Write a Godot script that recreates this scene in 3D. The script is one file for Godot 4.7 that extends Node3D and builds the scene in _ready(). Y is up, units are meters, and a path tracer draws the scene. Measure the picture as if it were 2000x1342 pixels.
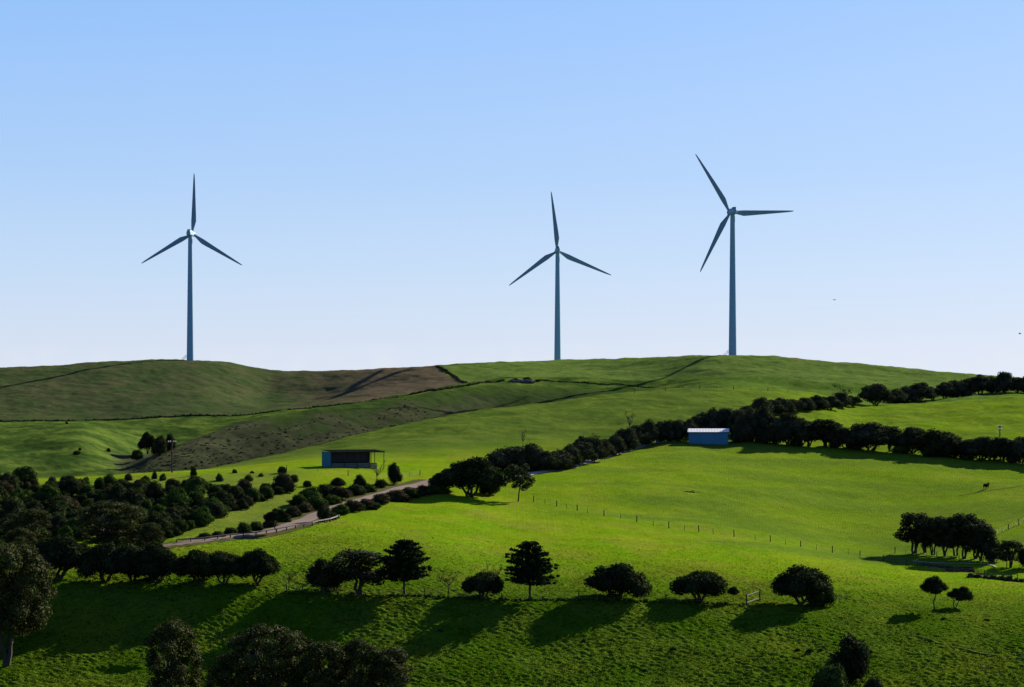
extends Node3D
# Rolling pasture with three wind turbines, low sun behind and to the right.

const F := 4400.0      # focal length in pixels of the 2000 pixel wide photograph
const CX := 1000.0
const HY := 800.0      # eye level
const EXPOSURE := 3.0

var rng := RandomNumberGenerator.new()
var counts := {}
var curves := []
var n_lump := FastNoiseLite.new()
var n_mid := FastNoiseLite.new()
var n_big := FastNoiseLite.new()
var n_tone := FastNoiseLite.new()
var n_fine := FastNoiseLite.new()
var M := {}
var P := {}
var hollows := []

# ------------------------------------------------------------------ naming
func numbered(called: String) -> String:
	var k: int = counts.get(called, 0)
	counts[called] = k + 1
	return called if k == 0 else "%s_%03d" % [called, k]

func tag(o: Node, label: String, category: String, group := "") -> void:
	o.set_meta("label", label)
	o.set_meta("category", category)
	if group != "":
		o.set_meta("group", group)

func thing(called: String, label: String, category: String, at := Vector3.ZERO, turn := 0.0, group := "") -> Node3D:
	var o := Node3D.new()
	o.name = numbered(called)
	add_child(o, true)
	o.position = at
	o.rotation.y = turn
	tag(o, label, category, group)
	return o

func part(called: String, mesh: Mesh, mat: Material, parent: Node) -> MeshInstance3D:
	var o := MeshInstance3D.new()
	o.name = called
	o.mesh = mesh
	o.material_override = mat
	parent.add_child(o, true)
	return o

func structure(called: String, mesh: Mesh, mat: Material) -> MeshInstance3D:
	var o := part(numbered(called), mesh, mat, self)
	o.set_meta("kind", "structure")
	return o

# ------------------------------------------------------------------ smooth curves
func slopes(xs: PackedFloat32Array, vs: PackedFloat32Array) -> PackedFloat32Array:
	var n := xs.size()
	var m := PackedFloat32Array()
	m.resize(n)
	for i in n:
		if i == 0:
			m[i] = (vs[1] - vs[0]) / (xs[1] - xs[0])
		elif i == n - 1:
			m[i] = (vs[n - 1] - vs[n - 2]) / (xs[n - 1] - xs[n - 2])
		else:
			var a := (vs[i] - vs[i - 1]) / (xs[i] - xs[i - 1])
			var b := (vs[i + 1] - vs[i]) / (xs[i + 1] - xs[i])
			m[i] = 0.0 if a * b <= 0.0 else 2.0 * a * b / (a + b)
	return m

func along(xs: PackedFloat32Array, vs: PackedFloat32Array, ms: PackedFloat32Array, x: float) -> float:
	var n := xs.size()
	if x <= xs[0]:
		return vs[0]
	if x >= xs[n - 1]:
		return vs[n - 1]
	var i := 0
	while x > xs[i + 1]:
		i += 1
	var h := xs[i + 1] - xs[i]
	var t := (x - xs[i]) / h
	var t2 := t * t
	var t3 := t2 * t
	return (2 * t3 - 3 * t2 + 1) * vs[i] + (t3 - 2 * t2 + t) * h * ms[i] + (3 * t2 - 2 * t3) * vs[i + 1] + (t3 - t2) * h * ms[i + 1]

# one contour of the land: bearings, the sight line it lies on, and its distance
func contour(xs: Array, ys: Array, ds: Array) -> void:
	var x := PackedFloat32Array(xs)
	var y := PackedFloat32Array(ys)
	var d := PackedFloat32Array(ds)
	curves.append([x, y, slopes(x, y), d, slopes(x, d)])

func survey() -> void:
	var w := [-900, 0, 200, 400, 600, 800, 1000, 1200, 1400, 1600, 1800, 2000, 2900]
	contour([-900, 2900], [1348, 1348], [312, 312])                                                       # 3
	contour([-900, 2900], [1263, 1263], [329, 329])                                                       # 4
	contour(w, [1150, 1138, 1134, 1136, 1152, 1160, 1167, 1168, 1174, 1182, 1188, 1192, 1200], [352, 352, 352, 351, 350, 350, 350, 350, 351, 352, 354, 355, 360])   # 5
	contour([-900, 0, 350, 560, 700, 800, 1000, 1300, 1500, 1750, 2000, 2900], [1085, 1080, 1066, 1043, 1034, 1036, 1075, 1085, 1100, 1125, 1140, 1150], [390, 390, 390, 404, 410, 415, 405, 405, 405, 405, 405, 405])   # 6
	contour([-900, 0, 350, 560, 700, 850, 1000, 1200, 1460, 1750, 2000, 2900], [1010, 1005, 1008, 1000, 988, 972, 985, 1010, 1052, 1094, 1088, 1080], [430, 430, 428, 440, 455, 475, 475, 465, 450, 442, 442, 442])   # 7
	contour([-900, 0, 270, 400, 620, 850, 1000, 1200, 1460, 1750, 2000, 2900], [945, 940, 927, 919, 910, 927, 931, 932, 950, 985, 977, 960], [500, 500, 502, 508, 522, 518, 518, 520, 520, 512, 510, 510])   # 8
	contour([-900, 0, 270, 400, 620, 850, 1000, 1200, 1350, 1460, 1750, 2000, 2900], [955, 952, 936, 919, 895, 888, 882, 873, 864, 869, 886, 903, 910], [600, 600, 585, 570, 575, 582, 592, 600, 600, 595, 585, 575, 570])   # 9
	contour([-900, 0, 270, 390, 500, 600, 700, 800, 850, 950, 1050, 1150, 1250, 1400, 1500, 1580, 1700, 1800, 1900, 2000, 2900], [975, 965, 944, 921, 896, 873, 849, 828, 817, 801, 789, 776, 764, 758, 759, 768, 792, 788, 780, 774, 790], [660, 660, 650, 642, 652, 666, 682, 696, 703, 720, 736, 752, 771, 790, 795, 795, 765, 760, 755, 750, 750])   # 10 near ridge
	contour([-900, 0, 60, 150, 270, 400, 600, 800, 1000, 1200, 1400, 1600, 1800, 2000, 2900], [925, 930, 940, 938, 934, 934, 908, 876, 842, 806, 769, 778, 794, 788, 800], [740, 740, 740, 738, 736, 742, 762, 812, 890, 890, 850, 850, 830, 810, 810])   # 11 valley behind it
	contour([-900, 0, 150, 240, 300, 380, 480, 600, 700, 800, 900, 1000, 1100, 1280, 1400, 1600, 1800, 2000, 2900], [880, 882, 868, 910, 888, 858, 823, 801, 787, 773, 757, 752, 757, 760, 753, 770, 780, 772, 790], [830, 822, 820, 792, 802, 826, 862, 892, 920, 955, 988, 1006, 1012, 1000, 955, 920, 885, 862, 850])   # 12 spur
	contour([-900, 0, 150, 240, 300, 380, 480, 600, 700, 800, 900, 1000, 1100, 1280, 1400, 1600, 1800, 2000, 2900], [845, 838, 831, 868, 888, 868, 829, 806, 793, 774, 752, 744, 747, 751, 746, 764, 776, 769, 785], [900, 900, 900, 872, 872, 892, 922, 948, 970, 990, 1012, 1028, 1032, 1016, 978, 942, 910, 890, 880])   # 13
	contour([-900, 0, 200, 290, 480, 560, 700, 800, 900, 1000, 1100, 1280, 1400, 1600, 1800, 2000, 2900], [822, 822, 822, 815, 809, 802, 785, 769, 750, 737, 736, 742, 735, 745, 758, 764, 780], [1000, 1000, 1000, 1000, 1005, 1010, 1020, 1030, 1042, 1050, 1052, 1034, 1005, 962, 940, 920, 900])   # 14 hedge line
	contour([-900, 0, 200, 371, 450, 530, 600, 700, 800, 900, 1000, 1100, 1280, 1400, 1600, 1800, 2000, 2900], [768, 762, 757, 756, 770, 788, 786, 770, 752, 736, 726, 723, 726, 718, 726, 741, 753, 774], [1100, 1100, 1100, 1100, 1098, 1092, 1088, 1086, 1086, 1092, 1100, 1100, 1060, 1028, 1010, 984, 960, 925])   # 15 face of the hill
	contour([-900, 0, 100, 160, 250, 371, 430, 500, 545, 620, 700, 850, 1000, 1089, 1200, 1300, 1400, 1500, 1600, 1700, 1800, 1890, 2000, 2900], [735, 719, 715, 710, 705, 703, 706, 718, 725, 725, 722, 714, 707, 704, 701, 697, 694, 696, 704, 713, 721, 731, 738, 765], [1190, 1190, 1192, 1195, 1200, 1208, 1214, 1214, 1206, 1190, 1172, 1152, 1165, 1180, 1150, 1110, 1082, 1070, 1056, 1040, 1025, 1012, 1000, 950])   # 16 skyline

func profile(px: float) -> Array:
	var d := PackedFloat32Array([8, 120, 255])
	var h := PackedFloat32Array([-2.2, -27, -50])
	for c in curves:
		var y := along(c[0], c[1], c[2], px)
		var dd := along(c[0], c[3], c[4], px)
		d.append(dd)
		h.append((HY - y) * dd / F)
	var top := h[h.size() - 1]
	var dt := d[d.size() - 1]
	d.append(dt + 55.0)
	h.append(top - 6.5)
	d.append_array([1750, 4000, 13000])
	h.append_array([-35, -75, -90])
	return [d, h, slopes(d, h)]

func lumps(x: float, z: float, dist: float) -> float:
	if dist < 250.0 or dist > 1270.0:
		return 0.0
	var a := 0.0
	if dist < 470.0:
		var near := clampf((440.0 - dist) / 75.0, 0.16, 1.0)
		var r := n_lump.get_noise_2d(x * 0.66 + z * 0.2, z * 1.1 - x * 0.12)
		var patch := 0.75 + 0.6 * clampf(n_mid.get_noise_2d(x * 1.6 + 300.0, z * 1.6) + 0.45, 0.0, 1.0)
		a += r * 0.21 * near * patch
	if dist > 640.0:
		a += n_lump.get_noise_2d(x * 0.1, z * 0.16) * 0.34
	a += n_mid.get_noise_2d(x, z) * (0.35 if dist < 620.0 else 0.75)
	for q in hollows:
		var dx: float = (x - q[0]) / q[2]
		var dz: float = (z - q[1]) / q[3]
		var e := dx * dx + dz * dz
		if e < 6.0:
			a -= q[4] * exp(-e * e)
	return a

func ground(px: float, dist: float) -> Vector3:
	var p := profile(px)
	var x := (px - CX) / F * dist
	return Vector3(x, along(p[0], p[1], p[2], dist) + lumps(x, -dist, dist), -dist)

# where the sight line through a point of the photograph meets the land
func pin(px: float, py: float, from := 250.0) -> Vector3:
	var p := profile(px)
	var d := from
	while d < 1300.0:
		if HY - along(p[0], p[1], p[2], d) * F / d <= py:
			break
		d += 0.75
	d = minf(d, 1230.0)
	var x := (px - CX) / F * d
	return Vector3(x, along(p[0], p[1], p[2], d) + lumps(x, -d, d), -d)

# ------------------------------------------------------------------ ground sheet
func tone(px: float, k: float, x: float, z: float) -> Color:
	var a := n_tone.get_noise_2d(x, z)
	var b := n_big.get_noise_2d(x, z)
	var f := n_fine.get_noise_2d(x * 0.7, z)
	var lush := Color(0.084, 0.158, 0.006)
	var olive := Color(0.118, 0.158, 0.010)
	var c := lush.lerp(olive, clampf(0.35 + 0.9 * a + 0.4 * b, 0.0, 1.0))
	# near slope painted a deeper, darker green, adding to the shade of its tilt
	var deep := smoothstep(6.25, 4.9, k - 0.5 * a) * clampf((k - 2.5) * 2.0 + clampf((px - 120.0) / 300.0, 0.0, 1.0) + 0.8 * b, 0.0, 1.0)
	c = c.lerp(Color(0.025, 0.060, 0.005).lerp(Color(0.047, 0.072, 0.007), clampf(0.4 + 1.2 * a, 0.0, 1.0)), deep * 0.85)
	if k < 10.0:
		var dry := clampf((n_tone.get_noise_2d(x * 1.3 - 900.0, z * 1.2) - 0.08) * 3.0, 0.0, 1.0)
		c = c.lerp(Color(0.118, 0.128, 0.020), dry * 0.5 * clampf(k - 5.0, 0.0, 1.0))
		var band := n_tone.get_noise_2d(x * 0.35 + 500.0, z * 0.9)
		c = c.lerp(Color(0.052, 0.098, 0.014), clampf(0.2 + 2.2 * band, 0.0, 0.85) * clampf((k - 6.3) * 1.5, 0.0, 1.0) * clampf((px - 980.0) / 250.0, 0.0, 1.0))
		c = c.lerp(Color(0.082, 0.128, 0.013), clampf((k - 6.4) * 0.6, 0.0, 0.6) * clampf((px - 900.0 + 120.0 * b) / 500.0, 0.0, 1.0))
		c = c.lerp(Color(0.050, 0.084, 0.016).lerp(Color(0.062, 0.094, 0.016), clampf(0.5 + 1.5 * a, 0.0, 1.0)), clampf((k - 8.75) * 1.8, 0.0, 0.95) * clampf((1620.0 - px) / 250.0, 0.0, 1.0))
		c = c.lerp(Color(0.075, 0.095, 0.022), 0.6 * clampf((620.0 - px) / 60.0, 0.0, 1.0) * clampf((k - 6.2) * 4.0, 0.0, 1.0) * clampf((7.9 - k) * 6.0, 0.0, 1.0))
	elif k < 14.0:
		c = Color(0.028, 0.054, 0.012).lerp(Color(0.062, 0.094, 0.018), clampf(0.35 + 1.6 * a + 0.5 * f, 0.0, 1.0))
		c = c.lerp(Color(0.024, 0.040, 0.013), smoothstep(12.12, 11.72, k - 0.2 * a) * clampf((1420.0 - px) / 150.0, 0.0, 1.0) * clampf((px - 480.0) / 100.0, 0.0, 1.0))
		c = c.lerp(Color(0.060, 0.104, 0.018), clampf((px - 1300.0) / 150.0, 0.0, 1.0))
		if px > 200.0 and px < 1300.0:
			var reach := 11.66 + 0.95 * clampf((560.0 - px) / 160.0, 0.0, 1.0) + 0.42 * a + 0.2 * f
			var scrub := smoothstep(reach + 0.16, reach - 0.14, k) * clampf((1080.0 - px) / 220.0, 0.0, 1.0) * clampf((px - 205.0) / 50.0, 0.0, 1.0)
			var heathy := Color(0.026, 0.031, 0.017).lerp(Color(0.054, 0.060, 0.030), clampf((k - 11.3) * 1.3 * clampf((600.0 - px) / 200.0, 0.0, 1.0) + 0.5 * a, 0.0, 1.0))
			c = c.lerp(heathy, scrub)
	else:
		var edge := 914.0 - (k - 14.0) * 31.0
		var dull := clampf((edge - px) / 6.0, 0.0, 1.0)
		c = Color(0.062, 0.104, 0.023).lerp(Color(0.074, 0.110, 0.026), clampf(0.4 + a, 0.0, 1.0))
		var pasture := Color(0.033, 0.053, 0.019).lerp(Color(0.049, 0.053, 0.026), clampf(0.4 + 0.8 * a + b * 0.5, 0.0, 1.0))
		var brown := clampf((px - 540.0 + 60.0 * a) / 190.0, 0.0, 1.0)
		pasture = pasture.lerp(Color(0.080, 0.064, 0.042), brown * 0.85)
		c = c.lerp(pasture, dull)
		if k > 15.86 and k < 16.4:
			c = c.lerp(Color(0.09, 0.06, 0.045), 0.7 * clampf((px - 1290.0) / 40.0, 0.0, 1.0) * clampf((1660.0 - px) / 60.0, 0.0, 1.0))
	var s := 1.40 * (1.0 + 0.22 * f + 0.10 * a)
	return Color(c.r * s, c.g * s, c.b * s)

func build_land() -> void:
	var cols := PackedFloat32Array()
	var v := -7000.0
	while v < -140.0:
		cols.append(v)
		v += maxf(30.0, (-100.0 - v) * 0.22)
	v = -100.0
	while v <= 2100.0:
		cols.append(v)
		v += 3.2
	v = 2140.0
	while v < 9000.0:
		cols.append(v)
		v += maxf(30.0, (v - 2100.0) * 0.22)
	cols.append(9000.0)
	var rows := PackedFloat32Array([-400, -120, -30, 0, 8, 30, 60, 90, 120, 150, 180, 210, 240, 260, 275, 285])
	v = 290.0
	while v < 1262.0:
		rows.append(v)
		v += 0.29 if v < 372.0 else (0.4 if v < 430.0 else (0.8 if v < 640.0 else 2.0))
	rows.append_array([1275, 1300, 1350, 1450, 1600, 1750, 2200, 3000, 4000, 7000, 13000])
	var nc := cols.size()
	var nr := rows.size()
	var vs := PackedVector3Array()
	var cs := PackedColorArray()
	vs.resize(nc * nr)
	cs.resize(nc * nr)
	for i in nc:
		var px := cols[i]
		var p := profile(px)
		var d: PackedFloat32Array = p[0]
		var h: PackedFloat32Array = p[1]
		var m: PackedFloat32Array = p[2]
		var k := 0
		for j in nr:
			var dist := rows[j]
			var x := (px - CX) / F * maxf(dist, 90.0)
			var y := h[0]
			var kf := 0.0
			if dist >= d[d.size() - 1]:
				y = h[h.size() - 1]
				kf = d.size() - 1.0
			elif dist > d[0]:
				while dist > d[k + 1]:
					k += 1
				var hh := d[k + 1] - d[k]
				var t := (dist - d[k]) / hh
				var t2 := t * t
				var t3 := t2 * t
				y = (2 * t3 - 3 * t2 + 1) * h[k] + (t3 - 2 * t2 + t) * hh * m[k] + (3 * t2 - 2 * t3) * h[k + 1] + (t3 - t2) * hh * m[k + 1]
				kf = k + t
			vs[i * nr + j] = Vector3(x, y + lumps(x, -dist, dist), -dist)
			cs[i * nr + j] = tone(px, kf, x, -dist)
	var ns := PackedVector3Array()
	ns.resize(nc * nr)
	for i in nc:
		var i0 := maxi(i - 1, 0) * nr
		var i1 := mini(i + 1, nc - 1) * nr
		for j in nr:
			var a := vs[i1 + j] - vs[i0 + j]
			var b := vs[i * nr + mini(j + 1, nr - 1)] - vs[i * nr + maxi(j - 1, 0)]
			ns[i * nr + j] = a.cross(b).normalized()
	var ix := PackedInt32Array()
	ix.resize((nc - 1) * (nr - 1) * 6)
	var q := 0
	for i in nc - 1:
		for j in nr - 1:
			var a := i * nr + j
			ix[q] = a
			ix[q + 1] = a + 1
			ix[q + 2] = a + nr
			ix[q + 3] = a + 1
			ix[q + 4] = a + nr + 1
			ix[q + 5] = a + nr
			q += 6
	var arr := []
	arr.resize(Mesh.ARRAY_MAX)
	arr[Mesh.ARRAY_VERTEX] = vs
	arr[Mesh.ARRAY_NORMAL] = ns
	arr[Mesh.ARRAY_COLOR] = cs
	arr[Mesh.ARRAY_INDEX] = ix
	var mesh := ArrayMesh.new()
	mesh.add_surface_from_arrays(Mesh.PRIMITIVE_TRIANGLES, arr)
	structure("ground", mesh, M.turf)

# ------------------------------------------------------------------ mesh helpers
func tube(st: SurfaceTool, pts: Array, rad: Array, sides := 6) -> void:
	# a tapered, bent limb
	var up := Vector3(0.31, 0.2, 0.93)
	var rings := []
	for i in pts.size():
		var a: Vector3 = pts[maxi(i - 1, 0)]
		var b: Vector3 = pts[mini(i + 1, pts.size() - 1)]
		var dir := (b - a).normalized()
		var s := dir.cross(up).normalized()
		var t := s.cross(dir)
		var ring := []
		for k in sides:
			var an := TAU * k / sides
			ring.append([pts[i] + (s * cos(an) + t * sin(an)) * float(rad[i]), s * cos(an) + t * sin(an)])
		rings.append(ring)
	for i in pts.size() - 1:
		for k in sides:
			var k2 := (k + 1) % sides
			var quad := [rings[i][k], rings[i + 1][k2], rings[i + 1][k], rings[i][k], rings[i][k2], rings[i + 1][k2]]
			for e in quad:
				st.set_normal(e[1])
				st.add_vertex(e[0])
	for end in [0, pts.size() - 1]:
		for k in range(1, sides - 1):
			var tri: Array = [rings[end][0], rings[end][k + 1], rings[end][k]] if end == 0 else [rings[end][0], rings[end][k], rings[end][k + 1]]
			for e in tri:
				st.set_normal((rings[1][0][0] - rings[0][0][0]).normalized() * (-1.0 if end == 0 else 1.0))
				st.add_vertex(e[0])

func start() -> SurfaceTool:
	var st := SurfaceTool.new()
	st.begin(Mesh.PRIMITIVE_TRIANGLES)
	return st

func box(st: SurfaceTool, lo: Vector3, hi: Vector3) -> void:
	quad(st, Vector3(lo.x, lo.y, hi.z), Vector3(hi.x, lo.y, hi.z), Vector3(hi.x, hi.y, hi.z), Vector3(lo.x, hi.y, hi.z))
	quad(st, Vector3(hi.x, lo.y, lo.z), Vector3(lo.x, lo.y, lo.z), Vector3(lo.x, hi.y, lo.z), Vector3(hi.x, hi.y, lo.z))
	quad(st, Vector3(hi.x, lo.y, hi.z), Vector3(hi.x, lo.y, lo.z), Vector3(hi.x, hi.y, lo.z), Vector3(hi.x, hi.y, hi.z))
	quad(st, Vector3(lo.x, lo.y, lo.z), Vector3(lo.x, lo.y, hi.z), Vector3(lo.x, hi.y, hi.z), Vector3(lo.x, hi.y, lo.z))
	quad(st, Vector3(lo.x, hi.y, hi.z), Vector3(hi.x, hi.y, hi.z), Vector3(hi.x, hi.y, lo.z), Vector3(lo.x, hi.y, lo.z))
	quad(st, Vector3(lo.x, lo.y, lo.z), Vector3(hi.x, lo.y, lo.z), Vector3(hi.x, lo.y, hi.z), Vector3(lo.x, lo.y, hi.z))

# corners counter-clockwise as seen from the front
func quad(st: SurfaceTool, a: Vector3, b: Vector3, c: Vector3, d: Vector3) -> void:
	var n := (b - a).cross(c - a).normalized()
	for e in [a, c, b, a, d, c]:
		st.set_normal(n)
		st.add_vertex(e)

# a ribbed metal sheet from corner o, u along the ribs' row, w up the ribs, n outwards
func ribbed(st: SurfaceTool, o: Vector3, u: Vector3, w: Vector3, n: Vector3, pitch := 0.3) -> void:
	var count := int(u.length() / pitch)
	var pts := []
	for i in count + 1:
		for e in [[0.0, 0.0], [0.55, 0.0], [0.7, 0.035], [0.85, 0.035]]:
			if i == count and e[0] > 0.0:
				break
			pts.append(o + u * ((i + e[0]) / count) + n * e[1])
	for i in pts.size() - 1:
		quad(st, pts[i], pts[i + 1], pts[i + 1] + w, pts[i] + w)

# leaves: a cloud of small leaf sprays on lobes, with a dense heart that keeps the light out
func leaves(lobes: Array, density: float, leaf: float, base: Color, sd: int, heart := 0.8, wild := 0.75, flat := 0.0) -> ArrayMesh:
	var r := RandomNumberGenerator.new()
	r.seed = sd
	var vs := PackedVector3Array()
	var ns := PackedVector3Array()
	var cs := PackedColorArray()
	for lobe in lobes:
		var c: Vector3 = lobe[0]
		var rad: Vector3 = lobe[1]
		var lt := r.randf_range(0.7, 1.3)
		var mean := (rad.x * rad.y + rad.y * rad.z + rad.x * rad.z) / 3.0
		var n := int(4.0 * PI * mean * density)
		for i in n:
			var d := Vector3(r.randfn(), r.randfn(), r.randfn()).normalized()
			var p := c + d * rad * r.randf_range(0.72, 1.06)
			var hidden := false
			for o in lobes:
				if o != lobe and ((p - o[0]) / o[1]).length_squared() < 0.5:
					hidden = true
					break
			if hidden:
				continue
			var nn := ((d / rad).normalized() + Vector3(r.randf_range(-1, 1), r.randf_range(-1, 1), r.randf_range(-1, 1)) * wild).normalized()
			var a := nn.cross(Vector3(r.randf_range(-1, 1), r.randf_range(-1, 1), r.randf_range(-1, 1))).normalized()
			var b := nn.cross(a)
			if flat > 0.0:
				a.y *= 1.0 - flat
			var s := leaf * r.randf_range(0.6, 1.35)
			var t := lt * r.randf_range(0.55, 1.5)
			var col := Color(base.r * t * r.randf_range(0.85, 1.2), base.g * t, base.b * t)
			var q := [p - a * s, p - b * s * 0.55, p + a * s, p + b * s * 0.55]
			for e in [0, 2, 1, 0, 3, 2]:
				vs.append(q[e])
				ns.append(nn)
				cs.append(col)
		if heart > 0.0:
			for u in 8:
				for w in 5:
					var g := []
					for e in [[0, 0], [0, 1], [1, 1], [1, 0]]:
						var an: float = TAU * ((u + e[0]) % 8) / 8.0
						var el: float = -PI / 2 + PI * (w + e[1]) / 5.0
						g.append(c + Vector3(cos(an) * cos(el), sin(el), sin(an) * cos(el)) * rad * heart)
					for e in [0, 2, 1, 0, 3, 2]:
						vs.append(g[e])
						ns.append(((g[e] - c) / rad).normalized())
						cs.append(Color(base.r * lt, base.g * lt, base.b * lt))
	var arr := []
	arr.resize(Mesh.ARRAY_MAX)
	arr[Mesh.ARRAY_VERTEX] = vs
	arr[Mesh.ARRAY_NORMAL] = ns
	arr[Mesh.ARRAY_COLOR] = cs
	var mesh := ArrayMesh.new()
	mesh.add_surface_from_arrays(Mesh.PRIMITIVE_TRIANGLES, arr)
	return mesh

func limb(st: SurfaceTool, r: RandomNumberGenerator, from: Vector3, to: Vector3, r0: float, r1: float, bend := 0.12) -> void:
	var pts := []
	var rad := []
	var len := from.distance_to(to)
	for i in 5:
		var t := i / 4.0
		var off := Vector3(r.randf_range(-1, 1), r.randf_range(-0.5, 0.5), r.randf_range(-1, 1)) * len * bend * sin(PI * t)
		pts.append(from.lerp(to, t) + off)
		rad.append(lerpf(r0, r1, t))
	tube(st, pts, rad, 6)

# ------------------------------------------------------------------ plants
func proto(trunk: Mesh, crown: Mesh, leaf: Material, size: Vector2) -> Dictionary:
	var o := Node3D.new()
	if trunk:
		part("trunk", trunk, M.bark, o)
	if crown:
		part("crown", crown, leaf, o)
	return {"node": o, "w": size.x, "h": size.y}

func dome_tree(sd: int, w: float, h: float, clear: float, base: Color, lean := 0.0, stems := 4) -> Dictionary:
	var r := RandomNumberGenerator.new()
	r.seed = sd
	var lobes := []
	var mid := clear + (h - clear) * 0.38
	for i in 15:
		var an := TAU * i / 15.0 * 2.4 + r.randf_range(-0.3, 0.3)
		var q := sqrt((i + 0.5) / 15.0)
		var rr := q * w * 0.36
		var top := clear + (h - clear) * (0.86 - 0.48 * q * q) * r.randf_range(0.88, 1.06)
		var size := w * r.randf_range(0.13, 0.185)
		lobes.append([Vector3(cos(an) * rr + lean * (top - clear), top - size * 0.55, sin(an) * rr), Vector3(size, size * r.randf_range(0.62, 0.85), size)])
	lobes.append([Vector3(lean * mid, mid, 0), Vector3(w * 0.33, (h - clear) * 0.36, w * 0.33)])
	var st := start()
	for i in stems:
		var an := TAU * i / stems + r.randf_range(-0.5, 0.5)
		var foot := Vector3(cos(an), 0, sin(an)) * w * 0.008 + Vector3(0, -0.3, 0)
		var fork := Vector3(cos(an) * w * 0.12, clear + 0.35 * (mid - clear), sin(an) * w * 0.12)
		limb(st, r, foot, fork, w * 0.024, w * 0.016)
		for b in 2:
			var ab := an + r.randf_range(-0.7, 0.7)
			limb(st, r, fork, Vector3(cos(ab) * w * 0.3, mid + r.randf_range(-0.1, 0.6), sin(ab) * w * 0.3), w * 0.014, w * 0.006)
	return proto(st.commit(), leaves(lobes, 26.0 * 64.0 / (w * w), 0.021 * w, base, sd + 7, 0.72, 1.0), M.leaf, Vector2(w, h))

func bush(sd: int, w: float, h: float, base: Color, n := 9) -> Dictionary:
	var r := RandomNumberGenerator.new()
	r.seed = sd
	var lobes := []
	for i in n:
		var an := TAU * i * 0.382 + r.randf_range(-0.3, 0.3)
		var q := sqrt((i + 0.4) / n)
		var size := w * r.randf_range(0.17, 0.25)
		var top := h * (1.0 - 0.55 * q * q) * r.randf_range(0.85, 1.03)
		lobes.append([Vector3(cos(an) * q * w * 0.32, maxf(top - size * 0.9, h * 0.12), sin(an) * q * w * 0.32), Vector3(size, maxf(size * 0.85, h * 0.24), size)])
	lobes.append([Vector3(0, h * 0.38, 0), Vector3(w * 0.32, h * 0.42, w * 0.32)])
	var st := start()
	for i in 4:
		var an := TAU * i / 4 + 0.5
		limb(st, r, Vector3(cos(an) * 0.008 * w, -0.2, sin(an) * 0.008 * w), Vector3(cos(an) * 0.2 * w, h * 0.5, sin(an) * 0.2 * w), 0.02 * w, 0.01 * w)
	return proto(st.commit(), leaves(lobes, 22.0 * 25.0 / (w * w), 0.031 * w, base, sd + 3, 0.72, 1.0), M.leaf, Vector2(w, h))

func pine_tree(sd: int, w: float, h: float, base: Color) -> Dictionary:
	var r := RandomNumberGenerator.new()
	r.seed = sd
	var lobes := []
	var st := start()
	limb(st, r, Vector3(0, -0.3, 0), Vector3(0.1, h * 0.9, 0), 0.2, 0.05, 0.02)
	var whorls := 10
	for k in whorls:
		var t := k / float(whorls - 1)
		var y := lerpf(h * 0.24, h * 0.93, t)
		var reach := w * 0.5 * (0.72 + 0.32 * sin(PI * (0.2 + t * 0.55))) * (1.0 - 0.66 * t * t)
		var n := 8 if t < 0.7 else 5
		for i in n:
			var an := TAU * (i + 0.37 * k) / n + r.randf_range(-0.25, 0.25)
			var out := reach * r.randf_range(0.7, 1.08)
			var tip := Vector3(cos(an) * out, y + out * r.randf_range(0.05, 0.3), sin(an) * out)
			limb(st, r, Vector3(0, y, 0), tip, 0.06, 0.02, 0.05)
			for e in 3:
				var c := Vector3(0, y, 0).lerp(tip, 0.5 + 0.24 * e)
				var s := 0.62 - 0.11 * e
				lobes.append([c + Vector3(0, 0.15, 0), Vector3(s, s * 0.6, s)])
	lobes.append([Vector3(0, h * 0.94, 0), Vector3(0.4, 0.6, 0.4)])
	lobes.append([Vector3(0, h * 0.52, 0), Vector3(w * 0.25, h * 0.26, w * 0.25)])
	return proto(st.commit(), leaves(lobes, 10.0, 0.19, base, sd + 5, 0.7, 1.0), M.leaf, Vector2(w, h))

func gum_tree(sd: int, w: float, h: float, clear: float, base: Color, n := 26, leaf := 0.3, dense := 7.0, stems := 3) -> Dictionary:
	var r := RandomNumberGenerator.new()
	r.seed = sd
	var lobes := []
	var st := start()
	var forks := []
	for i in stems:
		var an := TAU * i / stems + r.randf_range(-0.5, 0.5)
		var fork := Vector3(cos(an) * w * 0.1, clear + (h - clear) * r.randf_range(0.1, 0.3), sin(an) * w * 0.1)
		limb(st, r, Vector3(cos(an) * 0.008 * w, -0.4, sin(an) * 0.008 * w), fork, 0.022 * h, 0.015 * h, 0.06)
		forks.append(fork)
	for i in n:
		var t := (i + 0.5) / n
		var y := lerpf(clear, h, 0.08 + 0.86 * t)
		var bulge := sqrt(maxf(0.0, 1.0 - pow((t - 0.42) / 0.62, 2.0)))
		var an := TAU * i * 0.382 + r.randf_range(-0.5, 0.5)
		var q := bulge * w * 0.42 * r.randf_range(0.35, 1.0)
		var c := Vector3(cos(an) * q, y - 0.04 * h, sin(an) * q)
		var s := w * r.randf_range(0.065, 0.145)
		lobes.append([c, Vector3(s, s * r.randf_range(0.65, 0.9), s)])
		limb(st, r, forks[i % stems], c, 0.008 * h, 0.003 * h, 0.1)
	return proto(st.commit(), leaves(lobes, dense, leaf, base, sd + 9, 0.5, 1.1), M.gum, Vector2(w, h))

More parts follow.
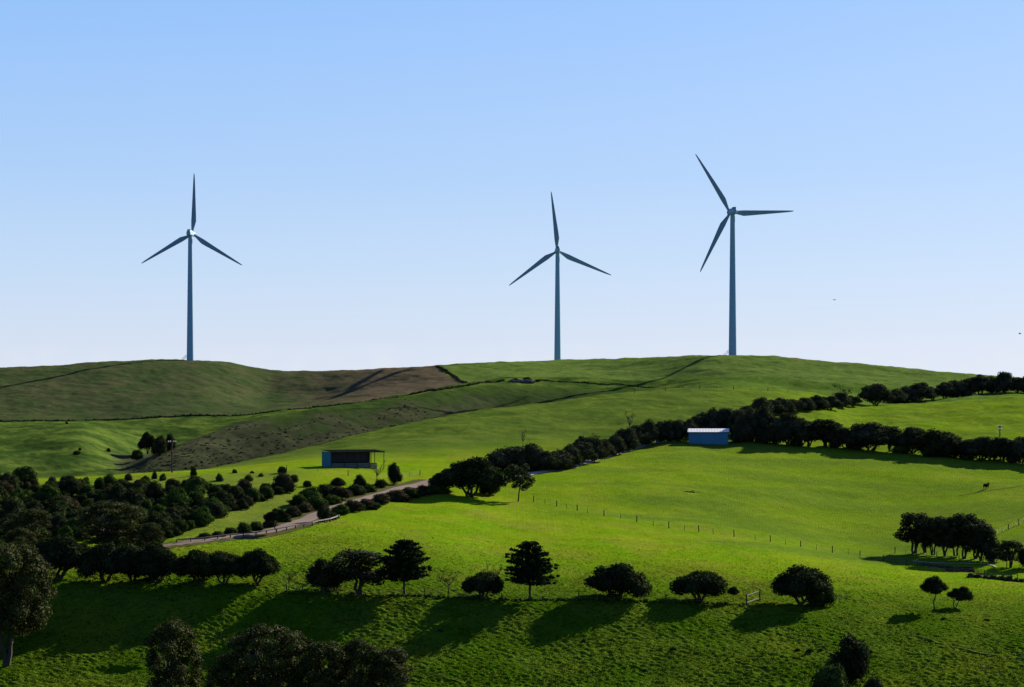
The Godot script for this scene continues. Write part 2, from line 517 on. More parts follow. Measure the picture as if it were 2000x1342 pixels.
func bare_tree(sd: int, w: float, h: float, sparse: int, base: Color) -> Dictionary:
	var r := RandomNumberGenerator.new()
	r.seed = sd
	var st := start()
	var tips := []
	var fork := Vector3(0.05 * w, h * 0.3, 0)
	limb(st, r, Vector3(0, -0.3, 0), fork, 0.028 * h, 0.02 * h, 0.06)
	for i in 7:
		var an := TAU * i * 0.382 + 0.4
		var reach := w * 0.5 * r.randf_range(0.45, 1.0)
		var end := Vector3(cos(an) * reach, h * r.randf_range(0.62, 1.0), sin(an) * reach)
		limb(st, r, fork.lerp(Vector3(0, h * 0.5, 0), r.randf() * 0.5), end, 0.012 * h, 0.004 * h, 0.12)
		for b in 5:
			var from := fork.lerp(end, r.randf_range(0.4, 0.95))
			var tip := from + Vector3(r.randf_range(-1, 1), r.randf_range(0.0, 1.0), r.randf_range(-1, 1)) * w * 0.2
			limb(st, r, from, tip, 0.005 * h, 0.002 * h, 0.15)
			tips.append(tip)
	var crown: Mesh = null
	if sparse > 0:
		var lobes := []
		for i in mini(sparse, tips.size()):
			var s := w * r.randf_range(0.07, 0.13)
			lobes.append([tips[(i * 3) % tips.size()], Vector3(s, s * 0.7, s)])
		crown = leaves(lobes, 9.0, 0.03 * w, base, sd + 2, 0.0, 1.0)
	return proto(st.commit(), crown, M.leaf, Vector2(w, h))

const NTH := ["first", "second", "third", "fourth", "fifth", "sixth", "seventh", "eighth", "ninth", "tenth", "eleventh", "twelfth", "thirteenth", "fourteenth", "fifteenth", "sixteenth", "seventeenth", "eighteenth", "nineteenth", "twentieth"]

func put_plant(kind: Dictionary, called: String, at: Vector3, w: float, h: float, label: String, category := "tree", group := "", turn := -1.0) -> Node3D:
	var o: Node3D = kind.node.duplicate()
	o.name = numbered(called)
	add_child(o, true)
	o.position = at - Vector3(0, 0.08, 0)
	o.rotation.y = rng.randf() * TAU if turn < 0.0 else turn
	var stretch := rng.randf_range(0.86, 1.16)
	o.scale = Vector3(w / kind.w * stretch, h / kind.h, w / kind.w / stretch)
	tag(o, label, category, group)
	return o

# a plant whose foot stands at a point of the land and that spans so many pixels there
func stand(kind: Dictionary, called: String, px: float, py: float, wp: float, hp: float, label: String, category := "tree", group := "", turn := -1.0, from := 250.0) -> Node3D:
	var at := pin(px, py, from)
	var s := -at.z / F
	return put_plant(kind, called, at, wp * s, hp * s, label, category, group, turn)

# ------------------------------------------------------------------ built things
func turbine(px: float, hub_py: float, dist: float, yaw: float, angle: float, label: String) -> void:
	var at := ground(px, dist)
	var o := thing("wind_turbine", label, "wind turbine", at, 0.0, "wind turbines on the ridge")
	var hub_h := (HY - hub_py) * dist / F - at.y
	var st := start()
	var pts := []
	var rad := []
	for i in 9:
		var t := i / 8.0
		pts.append(Vector3(0, lerpf(-3.0, hub_h - 1.35, t), 0))
		rad.append(lerpf(1.95, 1.12, t))
	tube(st, pts, rad, 28)
	part("tower", st.commit(), M.paint, o)
	for i in 2:
		st = start()
		var y := hub_h * (0.34 + 0.33 * i)
		var rr := lerpf(1.95, 1.12, (y + 3.0) / (hub_h + 1.65)) + 0.03
		tube(st, [Vector3(0, y - 0.1, 0), Vector3(0, y + 0.1, 0)], [rr, rr], 28)
		part("flange", st.commit(), M.paint, o)
	st = start()
	box(st, Vector3(-1.0, -0.02, -0.5), Vector3(1.0, 2.1, 0.5))
	var door := part("door", st.commit(), M.dark_metal, o)
	door.transform = Transform3D(Basis(Vector3.UP, -PI * 0.42), Vector3(-1.35, 1.9, 0.35)).scaled_local(Vector3(0.45, 1, 0.6))
	st = start()
	for s in [-0.45, 0.45]:
		tube(st, [Vector3(-4.4, -0.2, s), Vector3(-2.3, 1.8, s), Vector3(-1.8, 1.8, s)], [0.07, 0.07, 0.07])
		tube(st, [Vector3(-4.4, 0.8, s), Vector3(-2.3, 2.8, s), Vector3(-1.8, 2.8, s)], [0.05, 0.05, 0.05])
		tube(st, [Vector3(-4.4, -0.2, s), Vector3(-4.4, 0.8, s)], [0.05, 0.05])
		tube(st, [Vector3(-2.3, 1.8, s), Vector3(-2.3, 2.8, s)], [0.05, 0.05])
	for i in 9:
		var t := i / 8.0
		box(st, Vector3(lerpf(-4.45, -2.4, t), lerpf(-0.2, 1.75, t), -0.45), Vector3(lerpf(-4.2, -2.15, t), lerpf(-0.15, 1.8, t), 0.45))
	part("stairs", st.commit(), M.dark_metal, o)
	var turn := Transform3D(Basis(Vector3.UP, yaw), Vector3(0, hub_h, 0))
	# the housing behind the rotor, its sides drawn in towards the back and the top
	st = start()
	var rings := []
	for e in [[3.5, 0.85, -0.75, 0.95], [3.2, 1.15, -1.15, 1.25], [0.0, 1.4, -1.4, 1.6], [-2.1, 1.35, -1.35, 1.45], [-2.5, 1.1, -1.1, 1.15]]:
		var z: float = e[0]
		var w: float = e[1]
		var lo: float = e[2]
		var hi: float = e[3]
		rings.append([Vector3(-w * 0.75, lo, z), Vector3(w * 0.75, lo, z), Vector3(w, lo * 0.6, z), Vector3(w * 0.9, hi * 0.7, z), Vector3(w * 0.6, hi, z), Vector3(-w * 0.6, hi, z), Vector3(-w * 0.9, hi * 0.7, z), Vector3(-w, lo * 0.6, z)])
	for i in rings.size() - 1:
		for k in 8:
			quad(st, rings[i + 1][k], rings[i + 1][(k + 1) % 8], rings[i][(k + 1) % 8], rings[i][k])
	for k in range(1, 7):
		quad(st, rings[0][0], rings[0][k], rings[0][k + 1], rings[0][k + 1])
		quad(st, rings[-1][0], rings[-1][k + 1], rings[-1][k], rings[-1][k])
	var nac := part("nacelle", st.commit(), M.paint, o)
	nac.transform = turn
	st = start()
	box(st, Vector3(-0.7, 1.2, 1.0), Vector3(0.7, 2.0, 2.9))
	tube(st, [Vector3(0.3, 1.95, 2.6), Vector3(0.3, 2.8, 2.6)], [0.05, 0.03])
	part("roof_vent", st.commit(), M.dark_metal, nac)
	st = start()
	tube(st, [Vector3(0, 0, -2.45), Vector3(0, 0, -2.8), Vector3(0, 0, -4.6), Vector3(0, 0, -5.4), Vector3(0, 0, -5.9)], [1.0, 1.35, 1.35, 0.9, 0.2], 20)
	var hub := part("hub", st.commit(), M.paint, o)
	hub.transform = turn
	for b in 3:
		var bl := part("blade", P.blade, M.blade, o)
		bl.transform = turn * Transform3D(Basis(Vector3(0, 0, 1), -deg_to_rad(angle + 120.0 * b)), Vector3(0, 0, -3.7)).scaled_local(Vector3(1.06, 1.045, 1.06))

func blade_mesh() -> Mesh:
	var st := start()
	st.set_smooth_group(0)
	var rows := [[0.6, 1.25, 0.5, 1.0, 0.0], [2.2, 1.25, 0.5, 1.0, 5.0], [4.2, 1.9, 0.38, 0.5, 4.0], [6.6, 2.6, 0.31, 0.28, 3.0], [9.5, 2.4, 0.3, 0.22, 2.0], [14.0, 2.0, 0.3, 0.18, 1.0], [19.0, 1.6, 0.3, 0.16, 0.5], [24.0, 1.2, 0.3, 0.15, 0.0], [28.5, 0.8, 0.3, 0.14, 0.5], [30.6, 0.5, 0.3, 0.14, 0.0], [31.3, 0.12, 0.3, 0.14, 0.0]]
	var rings := []
	for e in rows:
		var ring := []
		for k in 12:
			var an := TAU * k / 12.0
			var u := 0.5 - 0.5 * cos(an)
			var th: float = sin(an) * 0.5 * (lerpf(1.0, 1.35 * (1.0 - u * 0.85), 1.0 - e[3]))
			var v := Vector3((u - e[2]) * e[1], e[0], th * e[1] * e[3])
			ring.append(Vector3(0, e[0], 0) + (v - Vector3(0, e[0], 0)).rotated(Vector3.UP, deg_to_rad(e[4])))
		rings.append(ring)
	for i in rings.size() - 1:
		for k in 12:
			var k2 := (k + 1) % 12
			for v in [rings[i][k], rings[i + 1][k2], rings[i + 1][k], rings[i][k], rings[i][k2], rings[i + 1][k2]]:
				st.add_vertex(v)
	st.generate_normals()
	return st.commit()

func fence(label: String, line: Array, step: float, tall: float, group := "", thin := 1, wires := 3) -> void:
	var first := pin(line[0][0], line[0][1])
	var o := thing("fence", label, "fence", first, 0.0, group)
	var tops := []
	var r := RandomNumberGenerator.new()
	r.seed = int(line[0][0] * 7 + line[0][1])
	var n := 0
	for i in line.size() - 1:
		var a := pin(line[i][0], line[i][1])
		var b := pin(line[i + 1][0], line[i + 1][1])
		var many := maxi(1, int(round(Vector2(a.x - b.x, a.z - b.z).length() / step)))
		for k in many:
			var t := k / float(many)
			var w := a.lerp(b, t)
			var p := ground(CX - w.x * F / w.z, -w.z)
			var stout := n % (thin + 1) == 0
			var post := part("post", P.post if stout else P.dropper, M.old_wood, o)
			var hh := tall * (r.randf_range(0.9, 1.12) if stout else 0.86)
			post.transform = Transform3D(Basis.from_euler(Vector3(r.randf_range(-0.05, 0.05), r.randf() * 3.0, r.randf_range(-0.06, 0.06))), p - first).scaled_local(Vector3(1, hh, 1))
			tops.append(p - first)
			n += 1
	for q in wires:
		var st := start()
		for i in tops.size() - 1:
			var up := Vector3(0, tall * (0.3 + 0.26 * q), 0)
			tube(st, [tops[i] + up, tops[i + 1] + up], [0.008, 0.008], 3)
		part("wire", st.commit(), M.wire, o)

func ribbon(line: Array, width: float, lift: float, across := 6) -> Mesh:
	var ctrl := []
	for e in line:
		ctrl.append(pin(e[0], e[1]))
	var pts := []
	for i in ctrl.size() - 1:
		var p0: Vector3 = ctrl[maxi(i - 1, 0)]
		var p3: Vector3 = ctrl[mini(i + 2, ctrl.size() - 1)]
		var many := maxi(2, int(ctrl[i].distance_to(ctrl[i + 1]) / 1.2))
		for k in many:
			pts.append(ctrl[i].cubic_interpolate(ctrl[i + 1], p0, p3, k / float(many)))
	var st := start()
	var prev := []
	for i in pts.size():
		var a: Vector3 = pts[maxi(i - 1, 0)]
		var b: Vector3 = pts[mini(i + 1, pts.size() - 1)]
		var dir := Vector3(b.x - a.x, 0, b.z - a.z).normalized()
		var side := dir.cross(Vector3.UP)
		var row := []
		for k in across + 1:
			var u := k / float(across)
			var wob := 1.0 + 0.12 * n_tone.get_noise_2d(i * 3.0, u * 40.0)
			var w: Vector3 = pts[i] + side * (u - 0.5) * width * wob
			var g := ground(CX - w.x * F / w.z, -w.z)
			row.append(g + Vector3(0, lift + 0.05 * sin(u * PI), 0))
		if i > 0:
			for k in across:
				quad(st, prev[k], prev[k + 1], row[k + 1], row[k])
		prev = row
	st.generate_normals()
	return st.commit()

func shed_open() -> void:
	var at := pin(677, 912.5)
	var o := thing("open_shed", "long low open-fronted farm shed with teal end wall and flat dark roof", "shed", at + Vector3(0, 0.05, 0), deg_to_rad(24.0))
	var st := start()
	var h := 3.5
	ribbed(st, Vector3(-5.0, -0.6, -3.1), Vector3(0, 0, 6.2), Vector3(0, h + 0.6, 0), Vector3(-1, 0, 0))
	ribbed(st, Vector3(-4.93, -0.6, 3.1), Vector3(0, 0, -6.2), Vector3(0, h + 0.6, 0), Vector3(1, 0, 0))
	var e := part("end_wall", st.commit(), M.teal, o)
	e.set_meta("label", "teal corrugated end wall facing the scrub")
	st = start()
	ribbed(st, Vector3(4.6, -0.6, -3.1), Vector3(-9.5, 0, 0), Vector3(0, h + 0.4, 0), Vector3(0, 0, -1))
	ribbed(st, Vector3(-4.9, -0.6, -3.04), Vector3(9.5, 0, 0), Vector3(0, h + 0.4, 0), Vector3(0, 0, 1))
	part("back_wall", st.commit(), M.rust, o)
	st = start()
	ribbed(st, Vector3(4.6, -0.6, 3.1), Vector3(0, 0, -6.2), Vector3(0, h + 0.5, 0), Vector3(1, 0, 0))
	ribbed(st, Vector3(4.54, -0.6, -3.1), Vector3(0, 0, 6.2), Vector3(0, h + 0.5, 0), Vector3(-1, 0, 0))
	part("side_wall", st.commit(), M.rust, o)
	for k in 5:
		st = start()
		ribbed(st, Vector3(-4.9 + 1.9 * k + 0.02, 1.05 + 0.04 * (k % 2), 2.2), Vector3(1.86, 0, 0), Vector3(0, 2.35, 0), Vector3(0, 0, 1))
		part("wall_panel", st.commit(), M.rust, o)
	for k in 4:
		st = start()
		box(st, Vector3(-4.95, -0.5 + 0.36 * k, 2.9), Vector3(6.4, -0.2 + 0.36 * k, 2.96))
		part("front_board", st.commit(), M.grey_wood, o)
	st = start()
	quad(st, Vector3(-5.2, h, 3.4), Vector3(8.2, h, 3.4), Vector3(8.2, h + 0.35, -3.4), Vector3(-5.2, h + 0.35, -3.4))
	box(st, Vector3(-5.2, h - 0.2, 3.34), Vector3(8.2, h - 0.01, 3.4))
	ribbed(st, Vector3(-5.2, h + 0.02, 3.4), Vector3(13.4, 0, 0), Vector3(0, 0.35, -6.8), Vector3(0, 1, 0), 0.4)
	part("roof", st.commit(), M.dark_roof, o)
	for p in [Vector3(-4.9, 0, 3.2), Vector3(-1.7, 0, 3.2), Vector3(1.5, 0, 3.2), Vector3(4.8, 0, 3.2), Vector3(8.0, 0, 3.2), Vector3(5.6, 0, -2.9), Vector3(8.0, 0, -2.9)]:
		st = start()
		tube(st, [p + Vector3(0, -0.9, 0), p + Vector3(0, h - 0.02, 0)], [0.09, 0.09], 6)
		part("post", st.commit(), M.old_wood, o)

func shed_white() -> void:
	var at := pin(1384, 864.5)
	var o := thing("farm_shed", "blue-grey metal farm shed with bright white roof in front of the dark hedgerow", "shed", at, deg_to_rad(-7.0))
	var w := 5.15
	var d := 2.9
	var h := 3.0
	var st := start()
	ribbed(st, Vector3(-w, -0.8, d), Vector3(2 * w, 0, 0), Vector3(0, h + 0.8, 0), Vector3(0, 0, 1))
	part("long_wall", st.commit(), M.blue_steel, o)
	st = start()
	ribbed(st, Vector3(w, -0.8, -d), Vector3(-2 * w, 0, 0), Vector3(0, h + 0.8, 0), Vector3(0, 0, -1))
	part("long_wall", st.commit(), M.blue_steel, o)
	for s in [-1, 1]:
		st = start()
		ribbed(st, Vector3(s * w, -0.8, -d * s), Vector3(0, 0, 2 * d * s), Vector3(0, h + 0.8, 0), Vector3(s, 0, 0))
		for f in [0.0, 0.06]:
			var x: float = s * (w - f)
			quad(st, Vector3(x, h, -d), Vector3(x, h, d), Vector3(x, h + 0.76, 0), Vector3(x, h + 0.76, 0))
		part("gable_wall", st.commit(), M.blue_steel, o)
	for s in [-1, 1]:
		st = start()
		var lo := Vector3(0, h - 0.07, s * (d + 0.35))
		var hi := Vector3(0, h + 0.84, 0)
		var nn := Vector3(0, d + 0.35, s * 0.91).normalized()
		if s > 0:
			ribbed(st, lo + Vector3(-w - 0.3, 0, 0), Vector3(2 * w + 0.6, 0, 0), hi - lo, nn, 0.4)
		else:
			ribbed(st, lo + Vector3(w + 0.3, 0, 0), Vector3(-2 * w - 0.6, 0, 0), hi - lo, nn, 0.4)
		part("roof_slope", st.commit(), M.white_steel, o)
	st = start()
	box(st, Vector3(-1.6, -0.3, d + 0.03), Vector3(1.2, 2.5, d + 0.1))
	part("sliding_door", st.commit(), M.blue_steel, o)
	st = start()
	tube(st, [Vector3(-w - 0.3, h - 0.12, d + 0.42), Vector3(w + 0.3, h - 0.12, d + 0.42)], [0.07, 0.07], 8)
	part("gutter", st.commit(), M.blue_steel, o)

func power_pole(px: float, py: float, tall_px: float, label: String, arms: int, span := 1.0) -> void:
	var at := pin(px, py)
	var h := tall_px * -at.z / F
	var o := thing("power_pole", label, "power pole", at, deg_to_rad(12.0))
	var st := start()
	tube(st, [Vector3(0, -0.5, 0), Vector3(0, h, 0)], [0.19, 0.13], 10)
	part("pole", st.commit(), M.old_wood, o)
	for a in arms:
		st = start()
		var y := h - 0.35 - 0.9 * a
		box(st, Vector3(-1.15 * span, y - 0.07, 0.14), Vector3(1.15 * span, y + 0.07, 0.28))
		var arm := part("crossarm", st.commit(), M.old_wood, o)
		for u in [-1.0, -0.45, 0.45, 1.0]:
			var x: float = u * span
			st = start()
			tube(st, [Vector3(x, y + 0.07, 0.21), Vector3(x, y + 0.16, 0.21), Vector3(x, y + 0.2, 0.21), Vector3(x, y + 0.36, 0.21), Vector3(x, y + 0.4, 0.21)], [0.03, 0.03, 0.13, 0.13, 0.05], 8)
			part("insulator", st.commit(), M.porcelain, arm)

func guard_rail() -> void:
	var line := [[345, 1064], [400, 1058], [450, 1052], [500, 1046], [560, 1037], [610, 1028], [645, 1020], [668, 1011]]
	var first := pin(345, 1064)
	var o := thing("guard_rail", "low pale metal guard rail curving along the road edge above the bright field", "guard rail", first)
	var pts := []
	for i in line.size() - 1:
		var a := pin(line[i][0], line[i][1])
		var b := pin(line[i + 1][0], line[i + 1][1])
		var many := maxi(1, int(a.distance_to(b) / 2.2))
		for k in many:
			var w := a.lerp(b, k / float(many))
			pts.append(ground(CX - w.x * F / w.z, -w.z) - first)
	for i in pts.size():
		var post := part("post", P.post, M.old_wood, o)
		post.transform = Transform3D(Basis(), pts[i]).scaled_local(Vector3(1.2, 0.72, 1.2))
	for i in pts.size() - 1:
		var st := start()
		var a: Vector3 = pts[i]
		var b: Vector3 = pts[i + 1]
		var out := (b - a).normalized().cross(Vector3.UP)
		if out.z < 0:
			out = -out
		var prof := [[0.76, 0.02], [0.72, 0.1], [0.66, 0.05], [0.60, 0.1], [0.55, 0.03]]
		for k in prof.size() - 1:
			var p: Vector3 = a + Vector3(0, prof[k][0], 0) + out * prof[k][1]
			var q: Vector3 = a + Vector3(0, prof[k + 1][0], 0) + out * prof[k + 1][1]
			quad(st, q, q + b - a, p + b - a, p)
		part("rail", st.commit(), M.galvanised, o)

func hedge(label: String, line: Array, size: float, base: Color, sd: int) -> void:
	var first := pin(line[0][0], line[0][1])
	var r := RandomNumberGenerator.new()
	r.seed = sd
	var lobes := []
	for i in line.size() - 1:
		var a := pin(line[i][0], line[i][1])
		var b := pin(line[i + 1][0], line[i + 1][1])
		var many := maxi(1, int(a.distance_to(b) / (size * 1.5)))
		for k in many:
			var w := a.lerp(b, k / float(many))
			var g := ground(CX - w.x * F / w.z, -w.z)
			var s := size * r.randf_range(0.45, 1.1)
			lobes.append([g - first + Vector3(r.randf_range(-0.2, 0.2), s * 0.4, r.randf_range(-0.3, 0.3)), Vector3(size * 1.1, s, size * 0.9)])
	var o := thing("hedge", label, "hedge", first)
	var c := part("foliage", leaves(lobes, 5.0, 0.34, base, sd, 0.8, 0.9), M.leaf, o)
	c.set_meta("kind", "stuff")

func gate() -> void:
	var a := pin(1458, 1182)
	var b := pin(1484, 1174)
	var o := thing("gate", "open timber rail frame standing alone between two round trees in the foreground row", "gate", a)
	var d := b - a
	for p in [Vector3.ZERO, d]:
		var st := start()
		tube(st, [p + Vector3(0, -0.4, 0), p + Vector3(0, 1.75, 0)], [0.13, 0.11], 8)
		part("post", st.commit(), M.old_wood, o)
	for y in [1.45, 0.35]:
		var st := start()
		tube(st, [Vector3(0, y, 0), d + Vector3(0, y, 0)], [0.09, 0.08], 8)
		var rail := part("rail", st.commit(), M.grey_wood, o)
		rail.set_meta("label", "sun-bleached top rail" if y > 1.0 else "low rail in the grass")

func cow() -> void:
	var at := pin(1926, 957)
	var o := thing("cow", "black cow standing alone in the right-hand field below the dark trees", "cow", at, deg_to_rad(52.0))
	var st := start()
	tube(st, [Vector3(-1.0, 0.95, 0), Vector3(-0.9, 1.05, 0), Vector3(-0.5, 1.02, 0), Vector3(0.1, 0.96, 0), Vector3(0.6, 1.0, 0), Vector3(0.85, 1.1, 0), Vector3(1.1, 1.28, 0), Vector3(1.28, 1.36, 0), Vector3(1.5, 1.2, 0), Vector3(1.66, 1.08, 0)], [0.12, 0.3, 0.37, 0.4, 0.38, 0.3, 0.19, 0.17, 0.13, 0.09], 10)
	for x in [-0.8, 0.65]:
		for z in [-0.2, 0.2]:
			var bend: float = -0.1 if x < 0 else 0.04
			tube(st, [Vector3(x, 0.95, z), Vector3(x + 0.03, 0.62, z), Vector3(x + bend, 0.42, z), Vector3(x, 0.08, z), Vector3(x + 0.05, -0.08, z)], [0.18, 0.12, 0.07, 0.055, 0.07], 7)
	for z in [-0.1, 0.1]:
		tube(st, [Vector3(1.24, 1.45, z), Vector3(1.2, 1.5, z * 2.6)], [0.06, 0.02], 5)
	tube(st, [Vector3(-1.0, 1.1, 0), Vector3(-1.1, 0.9, 0), Vector3(-1.1, 0.45, 0)], [0.05, 0.03, 0.05], 5)
	part("body", st.commit(), M.black_hide, o)

func bird(px: float, py: float, dist: float, turn: float, label: String) -> void:
	var o := thing("bird", label, "bird", Vector3((px - CX) / F * dist, (HY - py) * dist / F, -dist), turn, "birds in the sky")
	var st := start()
	tube(st, [Vector3(0, 0, -0.3), Vector3(0, 0.01, -0.18), Vector3(0, 0, 0.0), Vector3(0, 0, 0.22), Vector3(0, 0.01, 0.38)], [0.02, 0.06, 0.085, 0.05, 0.02], 7)
	for s in [-1.0, 1.0]:
		for e in [[[0.05, 0.03, -0.12], [0.35, 0.2, -0.16], [0.33, 0.2, 0.06], [0.05, 0.03, 0.12]], [[0.35, 0.2, -0.16], [0.72, 0.14, 0.02], [0.7, 0.135, 0.05], [0.33, 0.2, 0.06]]]:
			var v := []
			for c in e:
				v.append(Vector3(c[0] * s, c[1], c[2]))
			quad(st, v[0], v[1], v[2], v[3])
			for i in 4:
				v[i] -= Vector3(0, 0.02, 0)
			quad(st, v[3], v[2], v[1], v[0])
	part("body", st.commit(), M.black_hide, o)

# ------------------------------------------------------------------ materials
func mat(c: Color, rough := 0.9, spec := 0.2) -> StandardMaterial3D:
	var m := StandardMaterial3D.new()
	m.albedo_color = c.linear_to_srgb()
	m.roughness = rough
	m.metallic_specular = spec
	return m

func noise_image(size: int, freq: float, sd: int, lo: float, hi: float, oct := 5) -> ImageTexture:
	var n := FastNoiseLite.new()
	n.seed = sd
	n.frequency = freq
	n.noise_type = FastNoiseLite.TYPE_SIMPLEX_SMOOTH
	n.fractal_octaves = oct
	n.fractal_gain = 0.6
	var im := n.get_seamless_image(size, size)
	im.convert(Image.FORMAT_RGB8)
	if lo > 0.0 or hi < 1.0:
		var data := im.get_data()
		for i in data.size():
			data[i] = int(255.0 * lerpf(lo, hi, data[i] / 255.0))
		im = Image.create_from_data(size, size, false, Image.FORMAT_RGB8, data)
	return ImageTexture.create_from_image(im)

func worn(m: StandardMaterial3D, scale: float, tex: Texture2D) -> StandardMaterial3D:
	m.albedo_texture = tex
	m.uv1_triplanar = true
	m.uv1_world_triplanar = true
	m.uv1_scale = Vector3.ONE * scale
	return m

func materials() -> void:
	var speckle := noise_image(512, 0.02, 4, 0.72, 1.0)
	var relief := noise_image(512, 0.025, 9, 0.0, 1.0, 6)
	var turf := StandardMaterial3D.new()
	turf.vertex_color_use_as_albedo = true
	turf.roughness = 1.0
	turf.metallic_specular = 0.0
	turf.specular_mode = BaseMaterial3D.SPECULAR_DISABLED
	worn(turf, 1.0 / 6.0, speckle)
	turf.heightmap_enabled = true
	turf.heightmap_texture = relief
	turf.heightmap_scale = 15.0
	M.turf = turf
	for k in ["leaf", "gum"]:
		var m := StandardMaterial3D.new()
		m.vertex_color_use_as_albedo = true
		m.roughness = 0.8
		m.metallic_specular = 0.05 if k == "leaf" else 0.12
		m.backlight_enabled = true
		m.backlight = Color(0.5, 0.6, 0.25)
		m.cull_mode = BaseMaterial3D.CULL_DISABLED
		M[k] = m
	var bl := StandardMaterial3D.new()
	bl.vertex_color_use_as_albedo = true
	bl.roughness = 0.9
	bl.metallic_specular = 0.05
	bl.backlight_enabled = true
	bl.backlight = Color(0.75, 0.85, 0.3)
	bl.cull_mode = BaseMaterial3D.CULL_DISABLED
	M.blades = bl
	M.bark = worn(mat(Color(0.050, 0.043, 0.036)), 1.5, speckle)
	M.paint = worn(mat(Color(0.23, 0.42, 0.58), 0.5, 0.3), 0.12, speckle)
	M.blade = worn(mat(Color(0.20, 0.32, 0.42), 0.7, 0.1), 0.2, speckle)
	M.dark_metal = mat(Color(0.06, 0.065, 0.07), 0.6)
	M.old_wood = worn(mat(Color(0.06, 0.05, 0.04)), 2.0, speckle)
	M.grey_wood = worn(mat(Color(0.14, 0.15, 0.15)), 1.5, speckle)
	M.wire = mat(Color(0.25, 0.25, 0.25), 0.5)
	M.teal = worn(mat(Color(0.05, 0.20, 0.26), 0.8, 0.1), 0.4, speckle)
	M.rust = worn(mat(Color(0.052, 0.042, 0.046), 0.9, 0.05), 0.5, speckle)
	M.dark_roof = worn(mat(Color(0.02, 0.02, 0.022), 1.0, 0.0), 0.5, speckle)
	M.blue_steel = worn(mat(Color(0.055, 0.20, 0.34), 0.6), 0.4, speckle)
	M.white_steel = worn(mat(Color(0.72, 0.74, 0.78), 0.5), 0.4, speckle)
	M.porcelain = mat(Color(0.8, 0.8, 0.78), 0.2, 0.6)
	M.galvanised = worn(mat(Color(0.09, 0.09, 0.10), 0.7, 0.3), 0.8, speckle)
	M.gravel = worn(mat(Color(0.185, 0.145, 0.130), 1.0, 0.1), 0.5, speckle)
	M.verge = worn(mat(Color(0.075, 0.078, 0.030), 1.0, 0.0), 0.4, speckle)
	M.worn_grass = worn(mat(Color(0.095, 0.125, 0.025), 1.0, 0.0), 0.6, speckle)
	M.pale_gravel = worn(mat(Color(0.42, 0.38, 0.34), 1.0, 0.1), 0.5, speckle)
	M.soil = worn(mat(Color(0.04, 0.028, 0.024), 1.0, 0.1), 0.7, speckle)
	M.rock = worn(mat(Color(0.10, 0.10, 0.09), 1.0, 0.1), 0.7, speckle)
	M.black_hide = mat(Color(0.010, 0.009, 0.009), 1.0, 0.0)
	var st := start()
	tube(st, [Vector3(0, -0.4, 0), Vector3(0, 1.0, 0)], [0.1, 0.085], 6)
	P.post = st.commit()
	st = start()
	tube(st, [Vector3(0, -0.4, 0), Vector3(0, 1.0, 0)], [0.035, 0.03], 5)
	P.dropper = st.commit()
	P.blade = blade_mesh()

func sky_color(dir: Vector3, sun: Vector3) -> Color:
	var e := rad_to_deg(asin(clampf(dir.y, -1, 1)))
	if e < -0.6:
		return Color(0.10, 0.13, 0.07)
	var steps := [[0.0, 221, 227, 240], [1.6, 211, 223, 241], [3.5, 194, 218, 245], [6.0, 171, 206, 247], [10.4, 143, 191, 249], [18.0, 112, 160, 228], [35.0, 68, 114, 192], [60.0, 42, 80, 152], [90.0, 33, 66, 132]]
	var c := Color()
	for i in steps.size() - 1:
		if e <= steps[i + 1][0] or i == steps.size() - 2:
			var t := clampf((e - steps[i][0]) / (steps[i + 1][0] - steps[i][0]), 0.0, 1.0)
			var a := Color(steps[i][1] / 255.0, steps[i][2] / 255.0, steps[i][3] / 255.0).srgb_to_linear()
			var b := Color(steps[i + 1][1] / 255.0, steps[i + 1][2] / 255.0, steps[i + 1][3] / 255.0).srgb_to_linear()
			c = a.lerp(b, t)
			break
	var g := rad_to_deg(acos(clampf(dir.dot(sun), -1, 1)))
	var glow := exp(-g * g / 950.0) * 0.5 + exp(-g / 50.0) * 0.06
	c = Color(c.r + glow * 0.50, c.g + glow * 0.42, c.b + glow * 0.36)
	return c

func make_sky(sun: Vector3) -> Sky:
	var w := 1536
	var h := 768
	var puff := FastNoiseLite.new()
	puff.seed = 5
	puff.frequency = 0.9
	puff.fractal_octaves = 4
	var data := PackedFloat32Array()
	data.resize(w * h * 3)
	var q := 0
	for j in h:
		var th := PI * (j + 0.5) / h
		var e := 90.0 - rad_to_deg(th)
		for i in w:
			var az := TAU * (i + 0.5) / w
			var dir := Vector3(sin(az) * sin(th), cos(th), -cos(az) * sin(th))
			var c := sky_color(dir, sun)
			if e > 0.3 and e < 3.0:
				# a thin bank of fair-weather cloud low over the horizon
				var n := puff.get_noise_2d(rad_to_deg(az), e * 2.2) * 0.5 + 0.5
				var bank := clampf((n - 0.52) * 3.0, 0.0, 1.0) * clampf((1.75 - e) / 0.6, 0.0, 1.0) * 0.45
				c = c.lerp(Color(0.86, 0.87, 0.90), bank)
			data[q] = c.r
			data[q + 1] = c.g
			data[q + 2] = c.b
			q += 3
	var im := Image.create_from_data(w, h, false, Image.FORMAT_RGBF, data.to_byte_array())
	var pm := PanoramaSkyMaterial.new()
	pm.panorama = ImageTexture.create_from_image(im)
	var s := Sky.new()
	s.sky_material = pm
	return s

